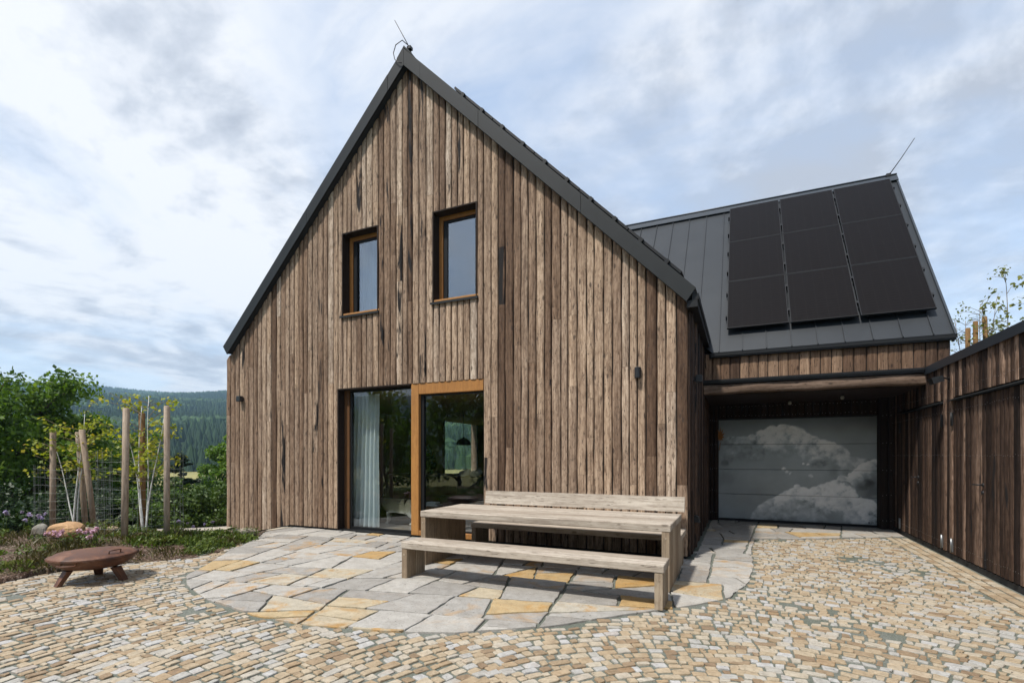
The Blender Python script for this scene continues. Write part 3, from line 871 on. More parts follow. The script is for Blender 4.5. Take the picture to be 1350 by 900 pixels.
def sliding_door():
    x0, x1, z0, z1 = DOOR
    m = MB()
    m.box((x0-0.003, 7.545, 0.0), (x0+0.02, 7.80, z1)); m.box((x0+0.021, 7.545, z1-0.02), (-5.53, 7.80, z1+0.003))
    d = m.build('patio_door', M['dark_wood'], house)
    m = MB(); yl = 7.72
    m.box((x0+0.021, yl, 0.03), (x0+0.15, yl+0.10, z1-0.021), (.5,.3,0))
    m.build('side_jamb', M['larch_dull'], d)
    m = MB()
    m.box((x0+0.151, yl+0.02, 0.03), (x0+0.19, yl+0.08, z1-0.021)); m.box((x0+0.191, yl+0.02, z1-0.06), (-5.531, yl+0.08, z1-0.021)); m.box((x0+0.191, yl+0.02, 0.03), (-5.531, yl+0.08, 0.075))
    m.box((-5.57, yl+0.021, 0.076), (-5.532, yl+0.08, z1-0.061))
    m.box((x0, 7.55, 0.0), (-5.53, yl+0.02, 0.028))
    m.build('fixed_frame', M['metal_dark'], d)
    MB().box((x0+0.185, yl+0.045, 0.07), (-5.545, yl+0.053, z1-0.055)).build('fixed_pane', M['glass'], d)
    yf = 7.565; p0, p1 = -5.53, -5.365
    m = MB(); h = 0.20
    m.box((p0, yf, 0.035), (p1, yf+0.16, z1-0.004), (.75,.2,0), bev=.004)
    m.box((p1+0.001, yf+0.002, z1-h), (x1-0.007, yf+0.16, z1-0.004), (.55,.7,0), bev=.004)
    m.box((p1+0.001, yf+0.002, 0.035), (x1-0.007, yf+0.16, 0.125), (.4,.4,0), bev=.004)
    fr = m.build('sliding_frame', M['larch'], d)
    m = MB(); ys = yf+0.07
    m.box((p1+0.002, ys, 0.126), (p1+0.07, ys+0.07, z1-h-0.001)); m.box((x1-0.03, ys, 0.126), (x1-0.008, ys+0.07, z1-h-0.001)); m.box((p1+0.071, ys, z1-h-0.03), (x1-0.031, ys+0.07, z1-h-0.001)); m.box((p1+0.071, ys, 0.126), (x1-0.031, ys+0.07, 0.15))
    m.build('gasket', M['metal_dark'], fr)
    MB().box((p1+0.066, ys+0.03, 0.145), (x1-0.026, ys+0.038, z1-h-0.025)).build('sliding_pane', M['glass'], d)
sliding_door()

# ------------------------------------------------------------------ garage wing
AY, AX1 = 10.32, 3.09
annex = empty('garage_wing', (1.2, AY, 0.0), 'lower garage wing beside the tall house, with standing seam roof and open sheltered bay', 'garage')
RY0, RZ0, RY1, RZ1 = 10.255, 3.46, 13.635, 7.684
RS = (RZ1-RZ0)/(RY1-RY0)
def garage():
    rd = random.Random(31)
    m = MB(); e = fill_edges([-0.655, AX1], 0.165, rd, 0.1)
    for a, b in zip(e, e[1:]):
        board_strip(m, (0, AY, 0), (1, 0), (0, -1), a, b, 2.93, 3.44, rd, tint=(0.58, 0.34), char=0.9, depth=0.026, gap=0.009, wob=0.002, joints=0)
    m.build('upper_cladding', M['upper'], annex)
    m = MB(); m.box((-0.66, AY+0.004, 2.80), (AX1-0.03, AY+0.2, 3.46))
    # side towards the bank, back wall
    m.prism([(AX1-0.03, AY+0.004, -0.3), (AX1-0.03, 17.0, -0.3), (AX1-0.03, 17.0, 3.46), (AX1-0.03, RY1, 7.55), (AX1-0.03, AY+0.004, 3.46)], (-0.2, 0, 0))
    m.box((-0.66, 16.8, -0.3), (AX1-0.24, 17.0, 3.46))
    m.build('wall', M['backing'], annex)
    m = MB(); e = fill_edges([AY, 17.0], 0.165, rd, 0.1)
    for a, b in zip(e, e[1:]):
        c = (a+b)/2; top = lambda u: min(RZ0+(u-RY0)*RS, RZ0+(2*RY1-RY0-u)*RS)-0.08
        board_strip(m, (AX1-0.026, 0, 0), (0, 1), (1, 0), a, b, 0.0, max(top(a), top(b)), rd, top=top, tint=(0.5, 0.3))
    m.build('side_cladding', M['upper'], annex)
    # roof: two slopes; the front one runs into the main roof along a valley
    t = 0.10; xr = 3.115
    def slope(pts, dz):
        P = [Vector(p) for p in pts]; n = (P[1]-P[0]).cross(P[2]-P[0]).normalized()
        if n.z < 0: n = -n
        return [tuple(p) for p in P], tuple(-n*t)
    A, d = slope([(-0.50, RY0, RZ0), (xr, RY0, RZ0), (xr, RY1, RZ1), (-4.45, RY1, RZ1)], t)
    MB().prism(A, d).build('roof_slope', M['roof'], annex)
    B, d = slope([(xr, RY1, RZ1), (xr, 17.1, RZ1-(17.1-RY1)*RS), (-0.6, 17.1, RZ1-(17.1-RY1)*RS), (-4.45, RY1, RZ1)], t)
    MB().prism(B, d).build('roof_slope', M['roof'], annex)
    # standing seams
    m = MB(); nrm = Vector((0, -RS, 1)).normalized(); up = Vector((0, 1, RS)).normalized()
    x = 2.86; first = True
    while x > -4.4:
        s0 = 0.0
        if x < -0.5: s0 = min(0.98, (-0.5-x)/3.95)
        q0 = Vector((x, RY0, RZ0))+Vector((0, RY1-RY0, RZ1-RZ0))*s0; q1 = Vector((x, RY1, RZ1))
        c = [q0+Vector((-0.006, 0, 0))-nrm*0.01, q0+Vector((0.006, 0, 0))-nrm*0.01, q0+Vector((0.006, 0, 0))+nrm*0.026, q0+Vector((-0.006, 0, 0))+nrm*0.026]
        m.prism([tuple(v) for v in c], tuple(q1-q0))
        x -= 0.405
    m.build('standing_seams', M['roof'], annex)
    # ridge cap, verge and eaves trims
    m = MB(); r0 = Vector((0, RY1, RZ1))
    for s in (1, -1):
        dn = Vector((0, -s, -RS)).normalized(); nn = Vector((0, -s*RS, 1)).normalized()
        a = r0+nn*0.03; b = a+dn*0.20
        pp = [Vector((-4.3, 0, 0))+v for v in (a, b, b+nn*0.018, a+nn*0.018)]
        if s > 0: pp = pp[::-1]
        m.prism([tuple(v) for v in pp], (7.45, 0, 0))
    m.tube([(-4.3, RY1, RZ1+0.07), (3.15, RY1, RZ1+0.07)], 0.022, 8)
    m.build('ridge_cap', M['coping'], annex)
    m = MB()
    q0 = Vector((xr, RY0-0.03, RZ0-0.03*RS)); q1 = Vector((xr, RY1, RZ1))
    c = [q0-nrm*0.13, q0+Vector((0.03, 0, 0))-nrm*0.13, q0+Vector((0.03, 0, 0))+nrm*0.035, q0+nrm*0.035]
    m.prism([tuple(v) for v in c], tuple(q1-q0))
    q0b = Vector((xr, 17.1, RZ1-(17.1-RY1)*RS)); nb = Vector((0, RS, 1)).normalized()
    c = [q1-nb*0.13, q1+Vector((0.03, 0, 0))-nb*0.13, q1+Vector((0.03, 0, 0))+nb*0.035, q1+nb*0.035]
    m.prism([tuple(v) for v in c], tuple(q0b-q1))
    m.build('verge_trim', M['coping'], annex)
    m = MB(); m.box((-0.52, RY0-0.045, RZ0-0.075), (xr+0.03, RY0+0.02, RZ0-0.018)); m.box((-0.52, RY0-0.03, RZ0-0.10), (xr+0.03, RY0+0.06, RZ0-0.08))
    m.build('eaves_trim', M['metal_dark'], annex)
    # log fascia with its metal cap
    m = MB(); V, F = [], []; n = 26; pr = []
    hh = 0.11; rd2 = random.Random(3)
    sec = [(-0.055, 0.088), (-0.066, 0.06), (-0.07, 0.0), (-0.064, -0.060), (-0.048, -0.085), (0.10, -0.085), (0.10, 0.085)]
    for i in range(n+1):
        x = -0.648+(2.775+0.648)*i/n; w = 0.006*math.sin(x*4)+0.004*math.sin(x*9+1)
        for (y, z) in sec: V.append((x, 10.27+y*(1+0.1*math.sin(x*6)), 2.755+z+(w if z < 0 else w*0.4)))
    L = len(sec)
    for i in range(n):
        for j in range(L):
            j2 = (j+1) % L; F.append((i*L+j, i*L+j2, (i+1)*L+j2, (i+1)*L+j))
    F += [list(range(L)), [n*L+j for j in range(L)][::-1]]
    m.add(V, F, (0.75, 0.3, 0.2), True); m.build('fascia_beam', M['charred_x'], annex)
    m = MB(); m.box((-0.648, 10.17, 2.858), (2.74, 10.38, 2.905)); m.box((-0.648, 10.20, 2.907), (2.74, 10.33, 2.922)); m.box((-0.648, 10.155, 2.89), (2.74, 10.168, 2.93))
    m.build('beam_cap', M['metal_dark'], annex)
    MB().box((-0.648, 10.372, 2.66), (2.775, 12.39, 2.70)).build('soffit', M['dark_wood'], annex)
    # recess wall with dark boards round the door
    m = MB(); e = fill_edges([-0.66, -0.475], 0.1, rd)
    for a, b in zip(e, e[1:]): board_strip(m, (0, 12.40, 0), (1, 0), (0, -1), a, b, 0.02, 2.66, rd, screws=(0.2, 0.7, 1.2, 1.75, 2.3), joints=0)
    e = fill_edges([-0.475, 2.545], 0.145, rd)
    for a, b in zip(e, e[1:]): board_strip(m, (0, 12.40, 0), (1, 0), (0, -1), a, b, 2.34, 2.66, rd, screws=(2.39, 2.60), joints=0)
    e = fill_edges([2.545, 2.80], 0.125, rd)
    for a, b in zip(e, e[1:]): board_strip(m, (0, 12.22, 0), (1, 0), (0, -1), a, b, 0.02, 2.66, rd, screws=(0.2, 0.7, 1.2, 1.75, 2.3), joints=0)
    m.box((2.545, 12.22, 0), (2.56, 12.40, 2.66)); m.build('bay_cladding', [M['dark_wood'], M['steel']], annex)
    m = MB(); m.box((-0.66, 12.404, 0), (-0.47, 12.55, 2.66)); m.box((-0.47, 12.404, 2.33), (2.55, 12.55, 2.66)); m.box((2.561, 12.224, 0), (2.80, 12.55, 2.66))
    m.build('bay_wall', M['backing'], annex)
    # sectional door with a printed sky
    gx0, gx1, g0, g1 = -0.465, 2.54, 0.062, 2.312
    nu, nv = 320, 62
    allc = []
    NX, NY = 420, 300
    GU, GW = np.meshgrid(np.linspace(0, 1, NX), np.linspace(0, 1, NY))
    def make_print():
        n1 = vnoise(GU*5+3, GW*4+1, 11, 6, 0.55); n3 = vnoise(GU*2.2, GW*1.7+9, 13, 3); n4 = vnoise(GU*24, GW*18+4, 15, 5, 0.6); n5 = vnoise(GU*11+2, GW*8+4, 17, 4, 0.6)
        tone = 0.25+0.16*(n1-0.5)+0.12*(n3-0.5)
        tone *= 1-0.50*np.clip((GW-0.83)/0.14, 0, 1)
        T = tone*(0.95+0.35*np.exp(-((GU-0.45)/0.35)**2-((GW-0.55)/0.25)**2))
        pr = np.random.default_rng(4)
        def puff(cx, cy, r, bright, soft=0.35, low=0.5):
            x = (GU-cx)*1.335+0.30*r*(n5-0.5)*2+0.012*(n4-0.5); y = (GW-cy)+0.30*r*(n1-0.5)*2+0.016*(n4-0.5)
            d = np.hypot(x, y)/r
            a = np.clip((1-d)/soft, 0, 1); a = a*a*(3-2*a)
            lit = np.clip(0.55+0.45*(y/r*0.8-x/r*0.45)+1.3*(n4-0.5)+0.7*(n5-0.5), 0, 1.3)
            # the underside melts back into the grey
            a = a*np.clip(low+0.9*(y/r+0.35), 0, 1)
            nonlocal T
            T = T*(1-a)+a*(T*0.45*(1-np.clip(lit, 0, 1))+1.2*bright*lit+0.02)
        def bank(xs, ys, n, rr, br, depth, seed):
            q = np.random.default_rng(seed); L = []
            for _ in range(n):
                x = xs[0]+(xs[-1]-xs[0])*q.random(); r = rr*(0.35+0.9*q.random()**1.6); f = q.random()**1.5
                L.append((x, np.interp(x, xs, ys)-r*0.75-f*depth, r, br(x)*(1-0.62*f)*(0.8+0.3*q.random())))
            L.sort(key=lambda t: -t[1])
            for t in L: puff(*t, soft=0.5 if t[1] < 0 else 0.38)
        bank([0.03,0.10,0.20,0.28,0.36,0.42,0.50,0.58,0.66,0.74,0.80,0.86,0.95], [0.80,0.83,0.84,0.88,0.93,0.955,0.93,0.87,0.80,0.78,0.72,0.64,0.60], 190, 0.075, lambda x: float(np.interp(x, [0.03,0.2,0.33,0.62,0.8,0.95], [0.34,0.42,0.86,0.80,0.62,0.36])), 0.22, 1)
        bank([0.80,0.88,0.94,1.02], [0.44,0.50,0.58,0.62], 60, 0.055, lambda x: 0.85, 0.10, 5)
        bank([0.27,0.36,0.44,0.52,0.60,0.68,0.78,0.86,0.93,1.0], [0.10,0.22,0.29,0.33,0.33,0.37,0.41,0.35,0.24,0.25], 300, 0.07, lambda x: float(np.interp(x, [0.33,0.45,0.7,1.0], [0.40,0.68,0.92,0.82])), 0.28, 2)
        for (a, b, r, s_) in ((0.44,0.50,0.028,0.85),(0.46,0.475,0.024,0.7),(0.485,0.46,0.022,0.7),(0.565,0.555,0.016,0.8),(0.595,0.55,0.018,0.8),(0.61,0.44,0.03,0.5),(0.525,0.33,0.04,0.8),(0.505,0.30,0.035,0.7),(0.66,0.32,0.03,0.5),(0.985,0.56,0.05,0.62),(0.96,0.52,0.03,0.5),(0.25,0.62,0.06,0.36),(0.10,0.815,0.022,0.55),(0.07,0.81,0.02,0.5),(0.80,0.42,0.05,0.40)):
            puff(a, b, r, s_, 0.6)
        for (a, b, sx, sy, k) in ((0.95,0.39,0.07,0.05,0.5),(0.99,0.30,0.06,0.05,0.45),(0.06,0.42,0.06,0.08,0.22),(0.62,0.13,0.06,0.03,0.3),(0.82,0.355,0.05,0.014,0.5)):
            g = np.exp(-((GU-a+0.05*(n1-0.5))/sx)**2-((GW-b+0.16*(n5-0.5)+0.12*(n1-0.5))/sy)**2); T = T*(1-k*np.clip(g*1.4, 0, 1))
        T = 1.42*T-0.02; T = np.clip(np.where(T > 0.6, 0.6+0.38*(1-np.exp(-(T-0.6)/0.30)), T), 0.05, 0.95)
        w = np.clip((T-0.42)/0.4, 0, 1)[..., None]
        col = T[..., None]*(np.array([0.90, 1.02, 1.08])*(1-w)+np.array([0.98, 1.0, 1.0])*w)
        # small dark imprint in the lower corner
        k = (np.abs(GW-0.022) < 0.006) & (GU > 0.95) & (GU < 0.985) & (np.sin(GU*1500) > -0.3)
        col[k] = 0.04
        return np.clip(col, 0.02, 0.92)
    PR = make_print()
    def colour(U, W):
        return PR[np.clip((W*(NY-1)).round().astype(int), 0, NY-1), np.clip((U*(NX-1)).round().astype(int), 0, NX-1)]
    m = MB(); ph = (g1-g0)/4
    for k in range(4):
        za, zb = g0+k*ph+0.0022, g0+(k+1)*ph-0.0022
        us = np.linspace(0, 1, nu); ws = np.linspace(0, 1, nv)
        Ug, Wg = np.meshgrid(us, ws); Zg = za+(zb-za)*Wg
        c = colour(Ug, (Zg-g0)/(g1-g0))
        Y = 12.432+0*Ug; Y = np.where((Wg < 0.001) | (Wg > 0.999), 12.44, Y)
        V = np.stack([gx0+(gx1-gx0)*Ug, Y, Zg], -1).reshape(-1, 3)
        i = (np.arange(nv-1)[:, None]*nu+np.arange(nu-1)[None, :]).ravel()
        m.add(V, np.stack([i, i+1, i+nu+1, i+nu], 1), c.reshape(-1, 3))
    gd = empty('garage_door', (0, 0, 0)); gd.parent = annex; ORIG[gd.name] = ORIG[annex.name]
    m.build('door_leaf', M['print'], gd)
    m = MB(); m.box((gx0-0.005, 12.446, 0.03), (gx1+0.005, 12.52, 2.33)); m.box((gx0-0.01, 12.35, -0.06), (gx1+0.01, 12.53, 0.027)); m.box((gx0, 12.425, 0.028), (gx1, 12.445, 0.058)); m.box((gx0, 12.426, 2.315), (gx1, 12.445, 2.335)); m.box((gx0-0.012, 12.426, 0.03), (gx0-0.002, 12.445, 2.33)); m.box((gx1+0.002, 12.426, 0.03), (gx1+0.006, 12.445, 2.33))
    m.build('door_frame', M['metal_dark'], gd)
garage()

# ------------------------------------------------------------------ shed along the drive
shed = empty('storage_shed', (2.8, 8.0, 0.0), 'long low shed of charred boards along the drive, with double doors and metal coping', 'shed')
def make_shed():
    rd = random.Random(77)
    y0, y1 = 3.2, 12.20; top = 2.865; O, U, N = (2.8, 0, 0), (0, 1), (-1, 0)
    d1, d2 = (9.49, 11.68), (7.02, 9.12); dz = 2.265
    SC = (0.22, 1.50, 2.14, 2.44)
    m = MB()
    kw = dict(tint=(0.5, 0.38), char=0.8, depth=0.05, gap=0.012, wob=0.006, joints=0, screws=SC)
    for (a0, b0, z0) in ((y0, d2[0], 0.09), (d2[0], d2[1], 2.33), (d2[1], d1[0], 0.09), (d1[0], d1[1], 2.33), (d1[1], y1, 0.09)):
        e = fill_edges([a0, b0], 0.118, rd, 0.25)
        for a, b in zip(e, e[1:]): board_strip(m, O, U, N, a, b, z0, top, rd, **kw)
    m.build('wall_cladding', [M['charred'], M['steel']], shed)
    for (a0, b0), lab in ((d2, 'near'), (d1, 'far')):
        mid = (a0+b0)/2; leaves = []
        for (a, b) in ((a0+0.006, mid-0.003), (mid+0.003, b0-0.006)):
            m = MB(); e = fill_edges([a, b], 0.118, rd, 0.25)
            for p, q in zip(e, e[1:]): board_strip(m, O, U, N, p, q, 0.09, dz, rd, **kw)
            leaf = m.build('door', [M['charred'], M['steel']], shed); leaves.append(leaf)
            hy = a if a < mid-0.1 and a == a0+0.006 else b
            for hz in (0.21, 2.02):
                h = MB(); s = 1 if hy == a else -1
                h.box((2.742, hy-0.02, hz-0.09), (2.757, hy+0.02, hz+0.09)); h.tube([(2.738, hy, hz-0.10), (2.738, hy, hz+0.10)], 0.010, 8)
                h.build('hinge', M['steel'] if hz < 1 else M['iron'], leaf)
        yl = mid+0.05; hm = MB()
        hm.tube([(2.775, yl, 1.13), (2.745, yl, 1.13)], 0.026, 12); hm.tube([(2.75, yl, 1.13), (2.70, yl, 1.13), (2.695, yl+0.02, 1.13), (2.695, yl+0.14, 1.128)], 0.009, 8)
        hm.tube([(2.775, yl, 1.035), (2.74, yl, 1.035)], 0.022, 12)
        hm.build('lever_handle', M['iron'], leaves[1] if True else None)
    m = MB()
    for (a, b) in ((d1[0]-0.03, d1[1]+0.02), (d2[0]-0.5, d2[1]+0.03)):
        m.prism([(2.767, a, 2.315), (2.715, a, 2.29), (2.715, a, 2.272), (2.767, a, 2.285)], (0, b-a, 0))
    m.build('drip_rail', M['metal'], shed)
    m = MB(); m.box((2.804, y0, -0.2), (3.9, y1, 2.86)); m.build('wall', M['backing'], shed)
    m = MB(); m.box((2.735, y0, 2.868), (3.95, 10.235, 2.895)); m.box((2.728, y0, 2.812), (2.734, 10.235, 2.935)); m.box((2.7345, y0, 2.9), (2.95, 10.235, 2.937))
    m.box((3.1, 10.236, 2.868), (3.95, y1, 2.895))
    m.build('coping', M['coping'], shed)
    MB().box((2.765, y0, -0.02), (2.803, y1, 0.075)).build('plinth', M['plinth'], shed)
make_shed()
# ------------------------------------------------------------------ solar panels
PVG = 'solar panels on the garage roof'
def panel(o, ux, uy, un, w, h, label, group, name='solar_panel', clamps=((0, .25), (0, .75))):
    """o: lower left corner, ux along the eaves, uy up the slope, un outwards"""
    t = empty(name, tuple(o), label, 'solar panel', group)
    P = lambda a, b, c: tuple(o+ux*a+uy*b+un*c)
    m = MB(); f = 0.012
    for (a0, a1, b0, b1) in ((0, w, 0, f), (0, w, h-f, h), (0, f, f, h-f), (w-f, w, f, h-f)):
        m.prism([P(a0, b0, 0), P(a1, b0, 0), P(a1, b1, 0), P(a0, b1, 0)], tuple(un*0.036))
    m.prism([P(f, f, 0.002), P(w-f, f, 0.002), P(w-f, h-f, 0.002), P(f, h-f, 0.002)], tuple(un*0.01))
    m.build('frame', M['metal_dark'], t)
    q = [P(f, f, 0.033), P(w-f, f, 0.033), P(w-f, h-f, 0.033), P(f, h-f, 0.033)]
    q0 = [P(f, f, 0.020), P(w-f, f, 0.020), P(w-f, h-f, 0.020), P(f, h-f, 0.020)]
    uv = [(0, 0, .5), (1, 0, .5), (1, 1, .5), (0, 1, .5)]
    MB().add(q+q0, [(0,1,2,3), (4,7,6,5), (0,4,5,1), (1,5,6,2), (2,6,7,3), (3,7,4,0)], uv+uv).build('cell_glass', M['pv'], t)
    for (a, b) in clamps:
        m = MB(); x = -0.029 if a == 0 else w+0.002
        m.prism([P(x, b*h-0.03, -0.06), P(x+0.027, b*h-0.03, -0.06), P(x+0.027, b*h+0.03, -0.06), P(x, b*h+0.03, -0.06)], tuple(un*0.10))
        m.build('clamp', M['metal_dark'], t)
def solar():
    ux = Vector((1, 0, 0)); uy = Vector((0, 1, RS)).normalized(); un = Vector((0, -RS, 1)).normalized()
    base = Vector((-0.245, 10.585, RZ0+(10.585-RY0)*RS))+un*0.10
    w, h, g = 1.05, 1.525, 0.014
    rows = ['bottom', 'middle', 'top']; cols = ['nearest the timber house', 'in the central column', 'nearest the right verge']
    for r in range(3):
        for c in range(3):
            cl = [(0, .25), (0, .75)]+([(1, .25), (1, .75)] if c == 2 else [])
            panel(base+ux*(c*(w+0.030))+uy*(r*(h+g)), ux, uy, un, w, h, f'black solar panel in the {rows[r]} row on the garage roof, {cols[c]}', PVG, clamps=cl)
    # a second array on the main roof, seen edge-on above the verge
    a = math.atan(SL); ux = Vector((0, 1, 0)); uy = Vector((-math.cos(a), 0, math.sin(a))); un = Vector((math.sin(a), 0, math.cos(a)))
    xb = -0.83; L = (4.652-0.83)/math.cos(a); h = L/5-0.02
    base = Vector((xb, 7.56, roof_hi(xb)))+un*0.045
    nm = ['lowest, just above the eaves', 'second up from the eaves', 'in the middle of its slope', 'second down from the ridge', 'uppermost, next to the ridge']
    for k in range(5):
        panel(base+uy*(k*(h+0.02)), ux, uy, un, 1.7, h, f'black solar panel seen edge-on over the main roof verge, {nm[k]}', 'solar panels on the main roof')
solar()

# ------------------------------------------------------------------ small fixtures
def fixtures():
    # lightning rods
    t = empty('lightning_rod', (-5.6, 7.5, 8.95), 'thin lightning rod with a looped cable on the peak of the main gable', 'lightning rod', 'lightning rods on the ridges')
    MB().tube([(-5.545, 7.60, 8.93), (-5.60, 7.55, 9.10), (-5.79, 7.42, 9.50)], [0.012, 0.009, 0.006], 6).build('rod', M['iron'], t)
    pts = [(-5.50, 7.56, 8.98), (-5.62, 7.42, 9.075), (-5.75, 7.40, 9.02), (-5.80, 7.395, 8.88), (-5.77, 7.395, 8.76), (-5.70, 7.395, 8.68), (-5.62, 7.40, 8.645)]
    MB().tube(pts, 0.008, 6).build('cable', M['iron'], t)
    MB().box((-5.58, 7.50, 8.96), (-5.50, 7.58, 9.01)).build('clamp', M['iron'], t)
    t = empty('lightning_rod', (3.05, 13.6, 7.7), 'thin slanting lightning rod at the right end of the garage ridge', 'lightning rod', 'lightning rods on the ridges')
    MB().tube([(3.0, RY1-0.02, RZ1+0.06), (3.20, RY1-0.1, RZ1+0.34), (3.42, RY1-0.2, RZ1+0.68)], [0.011, 0.009, 0.007], 6).build('rod', M['iron'], t)
    MB().box((2.95, RY1-0.05, RZ1+0.04), (3.04, RY1+0.03, RZ1+0.10)).build('clamp', M['iron'], t)
    # wall lamps
    g = 'black wall lamps'
    t = empty('wall_lamp', (-10.07, 7.56, 2.72), 'small black cube wall lamp on the far end of the gable front beside the garden', 'wall lamp', g)
    MB().box((-10.14, 7.44, 2.69), (-10.02, 7.53, 2.81), bev=.006).build('lamp_body', M['lamp'], t)
    MB().box((-10.12, 7.531, 2.71), (-10.04, 7.562, 2.79)).build('mount', M['iron'], t)
    t = empty('wall_lamp', (-1.396, 7.56, 2.66), 'black rounded wall lamp on the gable front above the oak bench', 'wall lamp', g)
    m = MB(); V, F = [], []; n = 10
    for z, s in ((2.645, .8), (2.655, 1), (2.80, 1), (2.81, .9)):
        for k in range(n+1):
            a = math.pi*k/n; V.append((-1.396-0.05*math.cos(a)*s, 7.535-0.085*math.sin(a)*s, z))
    for i in range(3):
        for k in range(n): F.append((i*(n+1)+k, i*(n+1)+k+1, (i+1)*(n+1)+k+1, (i+1)*(n+1)+k))
        F.append((i*(n+1), (i+1)*(n+1), (i+1)*(n+1)+n, i*(n+1)+n))
    F += [list(range(n+1)), [3*(n+1)+k for k in range(n+1)][::-1]]
    m.add(V, F, smooth=False).build('lamp_body', M['lamp'], t)
    MB().box((-1.436, 7.536, 2.66), (-1.356, 7.562, 2.79)).build('mount', M['iron'], t)
    t = empty('wall_lamp', (-0.62, 8.15, 2.62), 'black box wall lamp high on the house side wall by the garage bay', 'wall lamp', g)
    MB().box((-0.63, 8.08, 2.62), (-0.53, 8.20, 2.73), bev=.006).build('lamp_body', M['lamp'], t)
    MB().box((-0.66, 8.10, 2.64), (-0.631, 8.18, 2.71)).build('mount', M['iron'], t)
    t = empty('wall_lamp', (-0.62, 8.3, 0.45), 'low black hooded step lamp near the foot of the house side wall', 'step lamp', g)
    m = MB(); m.prism([(-0.655, 8.20, 0.46), (-0.575, 8.20, 0.46), (-0.60, 8.20, 0.55), (-0.655, 8.20, 0.57)], (0, 0.14, 0)); m.build('lamp_body', M['lamp'], t)
    MB().box((-0.69, 8.21, 0.47), (-0.656, 8.33, 0.56)).build('mount', M['iron'], t)
    # floodlight on the shed
    t = empty('floodlight', (2.77, 9.3, 2.6), 'black floodlight on a bent arm above the shed doors', 'floodlight')
    m = MB(); m.tube([(2.775, 9.22, 2.60), (2.75, 9.22, 2.60)], 0.045, 12); m.build('mount', M['iron'], t)
    MB().tube([(2.76, 9.22, 2.60), (2.68, 9.20, 2.63), (2.60, 9.16, 2.61)], 0.012, 6).build('arm', M['iron'], t)
    m = MB(); m.prism([(2.63, 9.06, 2.65), (2.50, 9.06, 2.62), (2.53, 9.06, 2.53), (2.65, 9.06, 2.57)], (0, 0.17, 0)); m.build('lamp_head', M['lamp'], t)
    # soffit lamps in the bay
    for (x, y, lab) in ((0.93, 11.9, 'small white ceiling lamp under the bay soffit near the middle of the garage door'), (1.75, 11.2, 'small white ceiling lamp under the bay soffit nearer the shed')):
        t = empty('ceiling_lamp', (x, y, 2.66), lab, 'ceiling lamp', 'bay ceiling lamps')
        MB().lathe((x, y, 2.657), [(0.035, 0), (0.035, -0.02), (0.022, -0.025)], 12).build('base', M['lamp'], t)
        MB().lathe((x, y, 2.632), [(0.021, 0), (0.034, -0.03), (0.028, -0.06), (0.01, -0.07)], 12).build('lamp_globe', M['white_lac'], t)
    # rusty leaf ornament on the garage door post
    t = MB(); pts = []
    for k in range(22):
        a = 2*math.pi*k/22; r = (0.16 if k % 2 == 0 else 0.075)*(1+0.25*math.cos(a*1.0))
        pts.append((-0.43+0.62*r*math.sin(a), 12.40, 1.93+1.15*r*math.cos(a)))
    t.prism(pts[::-1], (0, 0.006, 0)); t.tube([(-0.43, 12.397, 1.80), (-0.45, 12.397, 1.62)], 0.008, 5)
    o = t.build('leaf_ornament', simple('orange_rust', (0.30, 0.13, 0.035), 0.7, 0, 0.3, 0.3, 40), origin=(-0.43, 12.4, 1.62))
    tag(o, 'small orange leaf-shaped ornament hanging at the left edge of the garage door', 'ornament')
fixtures()

